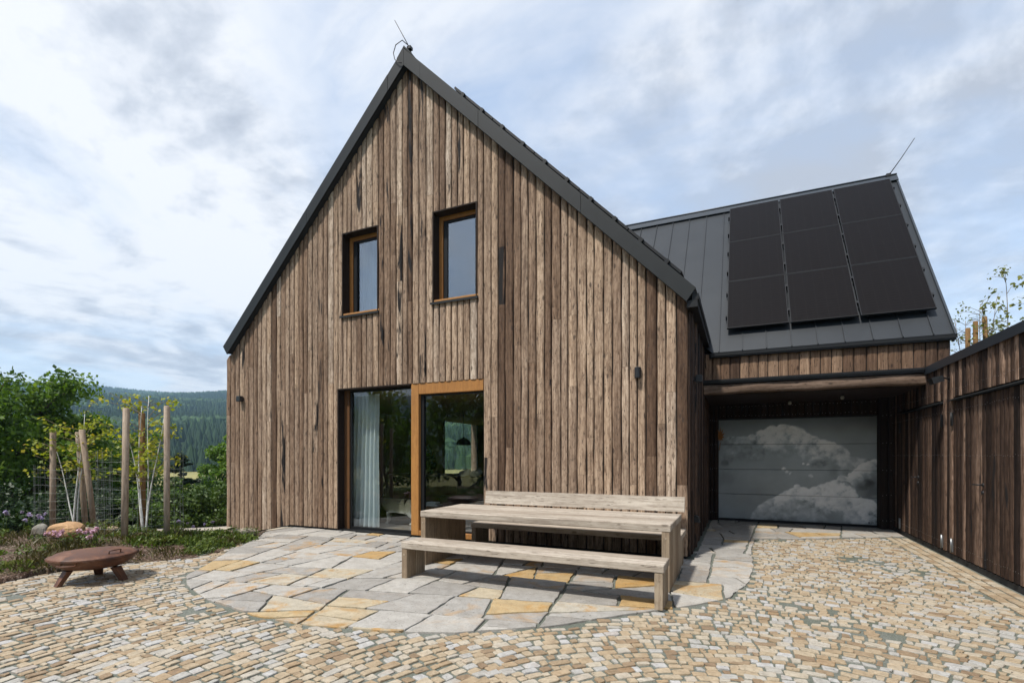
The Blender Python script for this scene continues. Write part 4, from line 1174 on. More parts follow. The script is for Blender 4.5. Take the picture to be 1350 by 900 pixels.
# ------------------------------------------------------------------ oak table and benches
def oak():
    R = random.Random(12); rr = lambda: (R.random(), R.random(), 0)
    def slab_leg(name, x0, x1, y0, y1, z1, n, par):
        m = MB(); w = (y1-y0)/n
        for k in range(n): m.box((x0, y0+k*w+0.0015, 0.015), (x1, y0+(k+1)*w-0.0015, z1), rr(), bev=0.006)
        # dowel ends
        for zz in (z1-0.07,):
            m.tube([((x0+x1)/2, y0+0.003, zz), ((x0+x1)/2, y0-0.0015, zz)], 0.012, 10, rnd=(0.9, .5, 0), smooth=False)
        return m.build('leg', M['oak_z'], par)
    t = empty('garden_table', (-2.32, 6.15, 0.02), 'long silvered oak table on slab legs standing on the stone patio', 'table')
    m = MB(); w = (6.70-5.60)/4
    for k in range(4): m.box((-3.945, 5.60+k*w+0.002, 0.668), (-0.69, 5.60+(k+1)*w-0.002, 0.75+R.uniform(-.0015, .0015)), rr(), bev=0.007)
    m.build('tabletop', M['oak_x'], t)
    slab_leg('leg', -3.94, -3.865, 5.605, 6.695, 0.667, 4, t); slab_leg('leg', -0.785, -0.70, 5.605, 6.695, 0.667, 4, t)
    b = empty('garden_bench', (-2.2, 5.1, 0.02), 'backless silvered oak bench with slab legs in front of the oak table', 'bench', 'oak benches at the table')
    m = MB()
    for k in range(2): m.box((-3.735, 4.905+k*0.2+0.0015, 0.375), (-0.665, 4.905+(k+1)*0.2-0.0015, 0.452+0.001*k), rr(), bev=0.006)
    m.build('seat', M['oak_x'], b)
    slab_leg('leg', -3.73, -3.655, 4.91, 5.30, 0.374, 2, b); slab_leg('leg', -0.755, -0.675, 4.91, 5.30, 0.374, 2, b)
    b = empty('garden_bench', (-2.2, 7.1, 0.02), 'silvered oak bench with a plank backrest between the table and the house wall', 'bench', 'oak benches at the table')
    m = MB()
    for k in range(2): m.box((-3.84, 6.80+k*0.22+0.0015, 0.375), (-0.71, 6.80+(k+1)*0.22-0.0015+0.27*k, 0.452), rr(), bev=0.006)
    m.build('seat', M['oak_x'], b)
    slab_leg('leg', -3.83, -3.75, 6.805, 7.235, 0.374, 2, b); slab_leg('leg', -0.80, -0.72, 6.805, 7.235, 0.374, 2, b)
    m = MB(); q = [(-3.83, 7.255, 0.715), (-3.83, 7.32, 0.71), (-3.83, 7.375, 0.915), (-3.83, 7.305, 0.92)]
    m.prism(q, (3.12, 0, 0), rr()); m.build('backrest', M['oak_x'], b)
    for x in (-3.6, -2.25, -0.95):
        m = MB(); m.prism([(x, 7.242, 0.38), (x, 7.30, 0.38), (x, 7.40, 0.86), (x, 7.345, 0.86), (x, 7.300, 0.70)], (0.07, 0, 0), rr()); m.build('back_post', M['oak_z'], b)
oak()

# ------------------------------------------------------------------ fire bowl
def bowl():
    c = (-7.03, 3.32); t = empty('fire_bowl', (c[0], c[1], 0.015), 'low round rusty steel fire bowl with a lid, beside the garden bed', 'fire bowl')
    R = 0.42; prof = [(0.0, 0.155), (0.16, 0.16), (0.28, 0.185), (0.35, 0.222), (0.395, 0.260), (R, 0.30), (R+0.012, 0.302), (R+0.012, 0.312), (R-0.01, 0.312)]
    MB().lathe((*c, 0), prof, 48).build('bowl', M['rust'], t)
    lid = [(R+0.008, 0.3125), (R+0.014, 0.318), (R-0.02, 0.329), (0.36, 0.352), (0.2, 0.372), (0.08, 0.381), (0.0, 0.383)]
    l = MB().lathe((*c, 0), lid, 48, cap=False).build('lid', M['rust'], t)
    def handle(a, r, z, n, par, tilt):
        p = lambda da, rr, zz: (c[0]+rr*math.cos(a+da), c[1]+rr*math.sin(a+da), zz)
        w = 0.19
        MB().tube([p(-w, r, z), p(-w*0.98, r+tilt[0], z+tilt[1]), p(-w*0.3, r+tilt[0]*1.1, z+tilt[1]*1.05), p(w*0.3, r+tilt[0]*1.1, z+tilt[1]*1.05), p(w*0.98, r+tilt[0], z+tilt[1]), p(w, r, z)], 0.0075, 8).build('handle', M['rust'], par)
    handle(math.radians(-58), R-0.01, 0.275, 0, t, (0.055, -0.005)); handle(math.radians(122), R-0.01, 0.275, 0, t, (0.055, -0.005))
    handle(math.radians(8), R-0.075, 0.338, 0, l, (0.005, 0.05))
    for a in (-93, 27, 147):
        a = math.radians(a); ca, sa = math.cos(a), math.sin(a); V = []
        for (r, z, w, th) in ((0.25, 0.17, 0.052, 0.030), (0.345, 0.012, 0.040, 0.024)):
            for (u, v) in ((-1,-1),(1,-1),(1,1),(-1,1)):
                V.append((c[0]+ca*(r+v*th)-sa*u*w, c[1]+sa*(r+v*th)+ca*u*w, z))
        MB().add(V, [(0,3,2,1),(4,5,6,7),(0,1,5,4),(1,2,6,5),(2,3,7,6),(3,0,4,7)]).build('leg', M['rust'], t)
bowl()

# ------------------------------------------------------------------ rooms behind the glass
def rooms():
    def sheet(x0, x1, y, z0, z1, n, amp, flare=0.0, seed=1):
        R = random.Random(seed); V, F = [], []; nz = 14; N = n*8
        ph = [R.uniform(0, 6) for _ in range(4)]
        for i in range(nz+1):
            f = i/nz; z = z1+(z0-z1)*f
            for k in range(N+1):
                u = k/N; x = x0+(x1-x0)*u - flare*f*f*(1-u)
                V.append((x+0.01*math.sin(7*f+ph[0]), y+amp*(0.7+0.5*f)*math.sin(u*n*6.283+ph[1]+0.5*math.sin(f*3+u*5)), z))
        for i in range(nz):
            for k in range(N): F.append((i*(N+1)+k, i*(N+1)+k+1, (i+1)*(N+1)+k+1, (i+1)*(N+1)+k))
        return MB().add(V, F, smooth=True)
    o = sheet(-7.27, -6.66, 8.02, 0.05, 2.74, 6, 0.055, 0.14, 3).build('curtain', M['curtain'], origin=(-7.2, 8.2, 0.05))
    tag(o, 'sheer white floor-length curtain behind the left pane of the patio door', 'curtain')
    o = sheet(-7.25, -6.75, 8.20, 4.1, 5.95, 6, 0.04, 0.0, 8).build('curtain', M['curtain'], origin=(-6.9, 8.2, 4.1))
    tag(o, 'sheer white curtain behind the smaller upstairs window on the left', 'curtain')
    # kitchen island
    t = empty('kitchen_island', (-8.4, 12.6, 0.03), 'dark kitchen island with a pale worktop deep inside behind the patio door', 'kitchen island')
    MB().box((-9.65, 12.3, 0.03), (-7.32, 13.0, 0.88)).build('body', M['larch_dull'], t)
    MB().box((-9.75, 12.2, 0.885), (-7.20, 13.1, 0.945), bev=.006).build('worktop', M['oak_x'], t)
    MB().box((-7.315, 12.22, 0.03), (-7.22, 13.08, 0.884)).build('end_panel', M['oak_z'], t)
    t = empty('pendant_lamp', (-7.35, 12.6, 1.8), 'black dome pendant lamp hanging inside above the kitchen island', 'pendant lamp')
    MB().lathe((-7.35, 12.6, 1.80), [(0.215, 0), (0.205, 0.07), (0.165, 0.14), (0.09, 0.19), (0.03, 0.205), (0.03, 0.25)], 28, cap=False).build('lamp_shade', M['lamp'], t)
    MB().tube([(-7.35, 12.6, 2.04), (-7.35, 12.6, 2.795)], 0.006, 6).build('cord', M['iron'], t)
    t = empty('sofa', (-7.0, 11.5, 0.03), 'dark sofa inside the room behind the sliding door pane', 'sofa')
    MB().box((-7.18, 11.0, 0.03), (-5.55, 11.9, 0.45), bev=.03).build('seat', M['black_cloth'], t)
    MB().box((-7.18, 11.905, 0.03), (-5.55, 12.15, 0.92), bev=.03).build('backrest', M['black_cloth'], t)
    for k, (x, y, z, lab) in enumerate(((-6.95, 12.0, 0.925, 'pale grey cushion on the indoor sofa back, nearest the kitchen island'), (-6.62, 12.02, 0.925, 'second pale cushion on the sofa back, half hidden by the door jamb'))):
        m = MB(); V, F = [], []; n, q = 10, 6
        for i in range(q+1):
            a = math.pi*i/q
            for j in range(n):
                b = 2*math.pi*j/n; e = lambda v: math.copysign(abs(v)**0.6, v)
                V.append((x+0.19*e(math.cos(b))*e(math.sin(a)), y+0.08*e(math.sin(b))*e(math.sin(a)), z+0.085-0.085*e(math.cos(a))+0.03*math.cos(b)))
        for i in range(q):
            for j in range(n): F.append((i*n+j, i*n+(j+1) % n, (i+1)*n+(j+1) % n, (i+1)*n+j))
        tag(m.add(V, F, smooth=True).build('cushion', M['cushion'], origin=(x, y, z)), lab, 'cushion', 'sofa cushions')
    t = empty('footstool', (-6.33, 9.5, 0.03), 'low stool with a folded white throw inside behind the sliding pane', 'footstool')
    m = MB(); m.box((-6.55, 9.35, 0.30), (-6.10, 9.70, 0.345), bev=.01); m.build('seat', M['larch_dull'], t)
    for (a, b) in ((-6.52, 9.38), (-6.13, 9.38), (-6.52, 9.67), (-6.13, 9.67)): MB().tube([(a, b, 0.03), (a, b, 0.30)], 0.018, 8).build('leg', M['larch_dull'], t)
    m = MB(); m.box((-6.50, 9.36, 0.347), (-6.16, 9.66, 0.40), bev=.025); m.box((-6.47, 9.39, 0.402), (-6.20, 9.60, 0.45), bev=.022)
    tag(m.build('folded_throw', M['cushion'], origin=(-6.33, 9.5, 0.347)), 'folded white throw lying on the low stool behind the sliding pane', 'throw')
    t = empty('potted_plant', (-7.35, 10.6, 0.03), 'tall indoor plant with drooping leaves in a dark pot behind the curtain', 'pot plant')
    MB().lathe((-7.35, 10.6, 0.03), [(0.13, 0), (0.16, 0.3), (0.15, 0.3), (0.12, 0.27)], 20).build('pot', M['black_cloth'], t)
    MB().tube([(-7.35, 10.6, 0.29), (-7.33, 10.61, 0.9), (-7.36, 10.6, 1.25)], [0.02, 0.015, 0.01], 6).build('stem', M['bark'], t)
    m = MB(); leaf_cloud(m, [(-7.35, 10.6, 1.45, 0.26), (-7.3, 10.62, 1.2, 0.2)], 160, 0.10, 4); m.build('foliage', M['leaf_dark'], t)
    t = empty('wall_shelf', (HX0+0.4, 19.2, 1.5), 'small dark shelf with bottles on the far plywood wall inside', 'shelf')
    MB().box((-10.2, 19.30, 1.50), (-9.3, 19.48, 1.53)).build('board', M['black_cloth'], t)

# ------------------------------------------------------------------ leaves
def leaf_cloud(m, blobs, n, size, seed, up=0.25, asp=0.55, shell=0.45):
    g = np.random.default_rng(seed); B = np.array(blobs, float)
    w = B[:, 3]**2; k = g.choice(len(B), n, p=w/w.sum())
    d = g.normal(size=(n, 3)); d /= np.linalg.norm(d, axis=1)[:, None]
    rr = B[k, 3]*(shell+(1-shell)*g.random(n)**0.6)*(1+0.18*g.normal(size=n))
    P = B[k, :3]+d*rr[:, None]*np.array([1, 1, B[k, 4].mean() if B.shape[1] > 4 else 0.85])
    nr = d*0.5+g.normal(size=(n, 3))*0.6+np.array([0, 0, up]); nr /= np.linalg.norm(nr, axis=1)[:, None]
    a = np.cross(nr, g.normal(size=(n, 3))); a /= np.linalg.norm(a, axis=1)[:, None]
    b = np.cross(nr, a); s = size*(0.6+0.8*g.random(n))[:, None]
    V = np.stack([P+a*s, P+b*s*asp+nr*s*0.10, P-a*s*0.8, P-b*s*asp+nr*s*0.10], 1).reshape(-1, 3)
    F = np.arange(n*4).reshape(n, 4)
    bl = g.random(len(B))[k]
    A = np.stack([g.random(n), bl, g.random(n)], 1)
    m.add(V, F, np.repeat(A, 4, 0), True)

def limb(m, p0, d, L, r, depth, rd, tips, gravity=0.0, sides=6):
    pts = [Vector(p0)]; rad = [r]; d = Vector(d).normalized(); n = 4
    for i in range(n):
        d = (d+Vector((rd.uniform(-.16, .16), rd.uniform(-.16, .16), rd.uniform(-.06, .14)-gravity))).normalized()
        pts.append(pts[-1]+d*(L/n)); rad.append(r*(1-0.62*(i+1)/n))
    m.tube(pts, rad, sides)
    tips.append(tuple(pts[-1])); tips.append(tuple(pts[2]))
    if depth > 0:
        for k in range(rd.choice([2, 3, 3])):
            a = rd.uniform(0, 6.28); s = rd.uniform(0.5, 0.95)
            ax = d.orthogonal().normalized(); ax = Matrix.Rotation(a, 3, d) @ ax
            nd = d*0.75+ax*s
            i = rd.choice([2, 3, 4]); limb(m, pts[i], nd, L*rd.uniform(0.55, 0.78), rad[i]*0.75, depth-1, rd, tips, gravity, max(4, sides-1))

def tree(base, H, R, n, size, mat, label, seed, group=None, cat='tree', name='tree', crown0=0.25, squash=0.85):
    rd = random.Random(seed); base = Vector(base)
    t = empty(name, tuple(base), label, cat, group)
    m = MB(); tips = []
    top = base+Vector((0, 0, H*0.72)); pts = [base-Vector((0, 0, 0.15))]
    for i in range(1, 6): pts.append(base+Vector((rd.uniform(-.04, .04)*H, rd.uniform(-.04, .04)*H, H*0.75*i/5)))
    m.tube(pts, [0.035*H*(1-0.8*i/5)*0.6 for i in range(6)], 8)
    for k in range(9):
        a = k*2.4+rd.uniform(-.3, .3); f = crown0*0.8+(0.72-crown0*0.8)*k/8
        p = base+Vector((0, 0, H*f)); limb(m, p, (math.cos(a), math.sin(a), 0.55+0.6*f), R*0.85*(1-0.25*f), 0.012*H, 1, rd, tips)
    m.build('trunk', M['bark'], t)
    blobs = []
    for p in tips:
        q = Vector(p)
        blobs.append((q.x, q.y, q.z, R*rd.uniform(0.16, 0.30)))
    for k in range(22):
        a = rd.uniform(0, 6.28); f = crown0+(1-crown0)*rd.random(); rr = R*math.sin(math.pi*min(1, 0.18+0.78*(f-crown0)/(1-crown0)))*rd.uniform(0.6, 1.0)
        blobs.append((base.x+rr*math.cos(a), base.y+rr*math.sin(a), base.z+H*f*0.95, R*rd.uniform(0.15, 0.30)))
    m = MB(); leaf_cloud(m, blobs, n, size, seed); m.build('crown', mat, t)
    return t
def shrub(base, H, R, n, size, mat, label, seed, group=None, name='shrub'):
    rd = random.Random(seed); base = Vector(base)
    t = empty(name, tuple(base), label, 'shrub', group)
    m = MB(); tips = []
    for k in range(7):
        a = k*0.9+rd.uniform(-.3, .3); limb(m, base+Vector((0, 0, -.05)), (math.cos(a)*0.8, math.sin(a)*0.8, 1.1), H*0.75, 0.012*H+0.006, 1, rd, tips)
    m.build('stems', M['bark'], t)
    blobs = [(p[0], p[1], p[2], R*rd.uniform(0.16, 0.28)) for p in tips]
    for k in range(16):
        a = rd.uniform(0, 6.28); f = rd.random()**0.8; rr = R*math.sqrt(max(0, 1-f*f*0.9))*rd.uniform(0.4, 1)
        blobs.append((base.x+rr*math.cos(a), base.y+rr*math.sin(a), base.z+H*(0.1+0.85*f), R*rd.uniform(0.16, 0.30)))
    m = MB(); leaf_cloud(m, blobs, n, size, seed, shell=0.3); m.build('foliage', mat, t)
    return t
rooms()

def W(px, Z, up=0.0):
    p = at(px, Z); return (p.x, p.y, tz(p.x, p.y)+up)
def top_h(px, Z, ytop):
    p = at(px, Z); return 1.5+(600-ytop)/656*Z-tz(p.x, p.y)
def greenery():
    G = 'trees below the garden'
    for (px, Z, yt, R, n, sz, mat, lab, sd) in (
        (-45, 13.5, 508, 1.9, 15000, 0.075, 'leaf', 'dense green broadleaf tree at the left edge of the photo, nearest of the garden trees', 1),
        (28, 15.5, 500, 2.1, 17000, 0.075, 'leaf', 'tallest bushy green tree behind the leaning stakes at the left', 2),
        (98, 17, 548, 1.6, 9000, 0.075, 'leaf', 'lower bushy tree rising just behind the leaning pair of stakes', 3),
        (150, 19, 580, 1.7, 9000, 0.08, 'leaf', 'low rounded green tree between the two groups of stakes', 4)):
        tree(W(px, Z), top_h(px, Z, yt), R, n, sz, M[mat], lab, sd, G, crown0=0.10)
    tree(W(301, 24), top_h(301, 24, 572), 1.25, 6000, 0.09, M['leaf'], 'light green tree peeking out behind the left corner of the house', 6, G, crown0=0.12)
    SG = 'shrubs on the slope'
    for (px, Z, yt, R, n, mat, lab, sd) in (
        (285, 14.5, 637, 1.15, 9000, 'leaf_shrub', 'leafy shrub close to the left corner of the house', 11),
        (240, 13.5, 650, 1.15, 8000, 'leaf_shrub', 'olive green shrub behind the right-hand straight stake', 12),
        (196, 15, 655, 1.1, 6500, 'leaf', 'low green shrub behind the whitewashed maple stems', 13),
        (130, 13.5, 650, 1.2, 7000, 'leaf_dark', 'dark shrub in the gap between the two stake groups', 14),
        (55, 12.2, 655, 1.3, 7500, 'leaf_dark', 'dark low shrub below the bushy trees behind the orange boulder', 15),
        (-20, 11.2, 668, 1.2, 6500, 'leaf_dark', 'dark shrub at the left edge behind the lilac flowers', 17),
        (272, 55, 630, 2.2, 2500, 'leaf_dark', 'small dark round bush out in the pale meadow', 16)):
        shrub(W(px, Z), top_h(px, Z, yt), R, n, 0.055 if Z < 30 else 0.2, M[mat], lab, sd, SG)
    # dark conifer in the meadow
    b = Vector(W(238, 27)); H = top_h(238, 27, 598); t = empty('spruce_tree', tuple(b), 'dark spreading spruce standing alone before the pale meadow', 'spruce tree', G)
    MB().tube([b, b+Vector((0.05, 0, H*0.6)), b+Vector((0, 0, H))], [0.11, 0.06, 0.01], 7).build('trunk', M['bark'], t)
    m = MB(); R = random.Random(4); g = np.random.default_rng(5)
    for k in range(80):
        f = R.random()**0.9; a = R.uniform(0, 6.28); L = 1.75*(1-f)**0.8*R.uniform(0.6, 1.1)+0.08; z = H*(0.06+0.93*f)
        d = Vector((math.cos(a), math.sin(a), R.uniform(-.05, .18)))
        n = int(70+300*L); s = g.random(n)**0.7
        P = np.array(b)[None]+np.array([0, 0, z])+np.outer(s*L, np.array(d))+g.normal(size=(n, 3))*np.array([.10, .10, .05])*(1.1-s[:, None])
        ax = np.array(d)[None]*0.14*(0.6+0.6*g.random((n, 1)))+g.normal(size=(n, 3))*0.04; bx = np.cross(ax, g.normal(size=(n, 3))); bx *= 0.035/np.linalg.norm(bx, axis=1)[:, None]
        V = np.stack([P-bx, P+ax*0.6, P+bx, P-ax*0.4], 1).reshape(-1, 3)
        m.add(V, np.arange(n*4).reshape(n, 4), np.repeat(np.stack([g.random(n), np.full(n, R.random()), g.random(n)], 1), 4, 0))
    m.build('crown', M['needle'], t)
    # trees across the drive, seen mirrored in the panes
    RG = 'trees across the drive'
    for k, (x, y, H, R, lab) in enumerate(((-15.5, -11, 7.5, 3.4, 'wide tree across the drive mirrored in the left patio pane'), (-11.5, -13.5, 10.5, 3.8, 'tall tree across the drive mirrored in the sliding pane'), (-24, -14, 6.5, 3.6, 'low broad tree across the drive, farthest along the garden side'), (-4, -16, 8.5, 3.6, 'tree across the drive behind the viewpoint'))):
        tree((x, y, tz(x, y)), H, R, 6000, 0.17, M['leaf'], lab, 40+k, RG, crown0=0.12)
greenery()

# ------------------------------------------------------------------ staked young trees
def bz(x, y):
    d = -7.45-x
    return 0.02+0.17*sm(d/1.3)*(1-sm((y-4.9)/2.0))+gz(x, y)*0.9-0.02*sm((y-4)/2)-0.55*sm((-x-10.6)/4)

def sapling(name, base, stems, label, seed, leafmat, size, nl, barkmat, group=None, spread=0.5, leaf_from=0.5):
    rd = random.Random(seed); base = Vector(base); t = empty(name, tuple(base), label, 'young tree', group)
    tips = []
    for (dx, dy, H, off) in stems:
        m = MB(); p0 = base+Vector((off[0], off[1], -0.03)); pts = []
        ph = rd.uniform(0, 6)
        for i in range(8):
            f = i/7; pts.append(p0+Vector((dx*f+0.03*math.sin(5*f+ph), dy*f+0.03*math.cos(4*f+ph), H*f)))
        m.tube(pts, [0.014*(1-0.70*i/7) for i in range(8)], 7); m.build('stem', barkmat, t)
        m = MB()
        for k in range(13):
            f = leaf_from+(1-leaf_from)*rd.random(); i = min(6, int(f*7)); q = pts[i].lerp(pts[i+1], f*7-i) if i < 7 else pts[7]
            a = rd.uniform(0, 6.28); L = spread*rd.uniform(0.35, 1.0)
            d = Vector((math.cos(a), math.sin(a), rd.uniform(0.1, 0.8))).normalized()
            b1 = q+d*L*0.5+Vector((0, 0, 0.03)); b2 = q+d*L
            m.tube([q, b1, b2], [0.006, 0.004, 0.002], 5); tips += [tuple(b2), tuple(b1)]
        tips.append(tuple(pts[7])); m.build('branch', M['twig'], t)
    m = MB(); blobs = [(p[0], p[1], p[2], rd.uniform(0.06, 0.15)) for p in tips]
    leaf_cloud(m, blobs, nl, size, seed, up=0.6, asp=0.75, shell=0.2); m.build('crown', leafmat, t)
    return t

def stake(p, H, lean, label, mat, group, r=0.047):
    m = MB(); p = Vector(p); top = p+Vector((lean[0], lean[1], H))
    m.tube([p-Vector((0, 0, 0.1)), p.lerp(top, 0.5), top, top+Vector((0, 0, 0.012))], [r, r, r, r*0.8], 14, rnd=(random.random(), random.random(), 0.3))
    return tag(m.build('wooden_stake', mat, origin=tuple(p)), label, 'stake', group)

def guard(c, r, z0, z1, label, group, seed, r2=None):
    rd = random.Random(seed); m = MB(); n = 22
    P = lambda a, z: (c[0]+(r+0.02*math.sin(3*a+z*2))*math.cos(a), c[1]+(r+0.02*math.cos(2*a+z))*math.sin(a), z)
    z = z0+0.05; V = []
    while z <= z1:
        m.tube([P(2*math.pi*k/n, z+0.015*math.sin(4*math.pi*k/n+z*5)) for k in range(n+1)], 0.0016, 4, caps=False); z += 0.15
    for k in range(n):
        a = 2*math.pi*k/n; m.tube([P(a, z0-0.05), P(a+0.01, (z0+z1)/2), P(a, z1+0.02)], 0.0015, 4, caps=False)
    return tag(m.build('wire_guard', M['wire'], origin=(c[0], c[1], z0)), label, 'tree guard', group)

def young_trees():
    SG = 'round stakes around the young trees'
    def st(px, Z, xt, yt, label, mat, r=0.047):
        p = at(px, Z); z0 = bz(p.x, p.y); q = at(xt, Z); H = 1.5+(600-yt)/656*Z-z0
        stake((p.x, p.y, z0), H, (q.x-p.x, q.y-p.y), label, M[mat], SG, r)
    st(164, 7.75, 166.5, 539, 'grey straight stake nearest the fire bowl, tall and close to the wire guard', 'stake', 0.046)
    st(188, 8.75, 187, 545, 'orange-brown stake in the middle behind the whitewashed stems', 'stake_dark', 0.05)
    st(220, 8.2, 220, 536, 'grey-brown straight stake nearest the house corner', 'stake', 0.044)
    st(69.5, 9.4, 70, 569, 'upright grey stake standing apart behind the orange boulder', 'stake', 0.047)
    st(114, 10.2, 103, 570, 'leaning brown stake behind another leaning stake', 'stake', 0.05)
    st(125, 9.5, 108, 567, 'leaning grey stake in front of the other leaning one', 'stake', 0.047)
    c = at(189, 8.3); b = (c.x, c.y, bz(c.x, c.y))
    sapling('young_maple', b, [(-0.15, 0.05, 2.2, (-.06, .02)), (0.05, 0.1, 2.35, (0, 0)), (0.18, 0.12, 2.0, (.05, .03)), (-0.35, -0.1, 1.7, (-.03, .05))], 'young yellow-green maple with whitewashed stems between the three straight stakes', 3, M['leaf_yellow'], 0.034, 800, M['white_paint'], 'young maples in the bed', 0.55, 0.42)
    guard((b[0]-0.05, b[1], b[2]), 0.60, b[2]-0.02, 1.55, 'cylindrical wire guard round the three straight stakes', 'wire tree guards', 1)
    c = at(97, 9.7); b = (c.x, c.y, bz(c.x, c.y))
    sapling('young_maple', b, [(-0.1, 0.05, 1.9, (.03, .02)), (0.05, 0.1, 2.35, (0.05, 0)), (0.1, 0.02, 2.0, (.12, .03)), (-0.55, -0.2, 1.8, (.06, .05))], 'young yellow-green maple with pale stems beside the leaning stakes', 5, M['leaf_yellow'], 0.036, 640, M['white_paint'], 'young maples in the bed', 0.6, 0.5)
    guard((b[0], b[1], b[2]), 0.58, b[2]-0.05, 1.30, 'cylindrical wire guard round the leaning stakes', 'wire tree guards', 2)
    # behind the shed
    g2 = 'stakes behind the shed'
    for (px, pt, yt, lab) in ((1276, 1276, 433, 'shortest brown stake rising behind the shed coping'), (1287, 1286, 424, 'middle brown stake rising behind the shed coping'), (1303, 1298, 418, 'tallest brown stake behind the shed, leaning a little left')):
        Z = 12.0; p = at(px, Z); q = at(pt, Z); zb = 2.9
        stake((p.x, p.y, zb), 1.5+(600-yt)/656*Z-zb, (q.x-p.x, q.y-p.y), lab, M['stake_dark'], g2, 0.05)
    c = at(1283, 12.1)
    sapling('sapling', (c.x, c.y, 2.9), [(-0.35, 0.1, 2.0, (0, 0)), (0.05, 0.0, 2.25, (.1, .0)), (0.32, 0.1, 2.35, (.15, .05)), (-0.1, -0.1, 1.9, (-.1, 0))], 'sparse sapling among the brown stakes behind the shed', 9, M['leaf_olive'], 0.033, 330, M['twig'], 'saplings behind the shed', 0.5, 0.5)
    guard((c.x, c.y), 0.5, 2.8, 4.2, 'wire guard round the brown stakes behind the shed', 'wire tree guards', 6)
    c = at(1338, 11)
    sapling('sapling', (c.x, c.y, 2.9), [(-0.15, 0.1, 2.75, (0, 0)), (0.35, 0.0, 2.6, (.1, .0)), (-0.4, 0.1, 2.0, (-.1, .05)), (0.6, 0.1, 2.3, (.2, 0))], 'taller sparse sapling at the right edge above the shed coping', 10, M['leaf_olive'], 0.042, 380, M['twig'], 'saplings behind the shed', 0.55, 0.45)
young_trees()

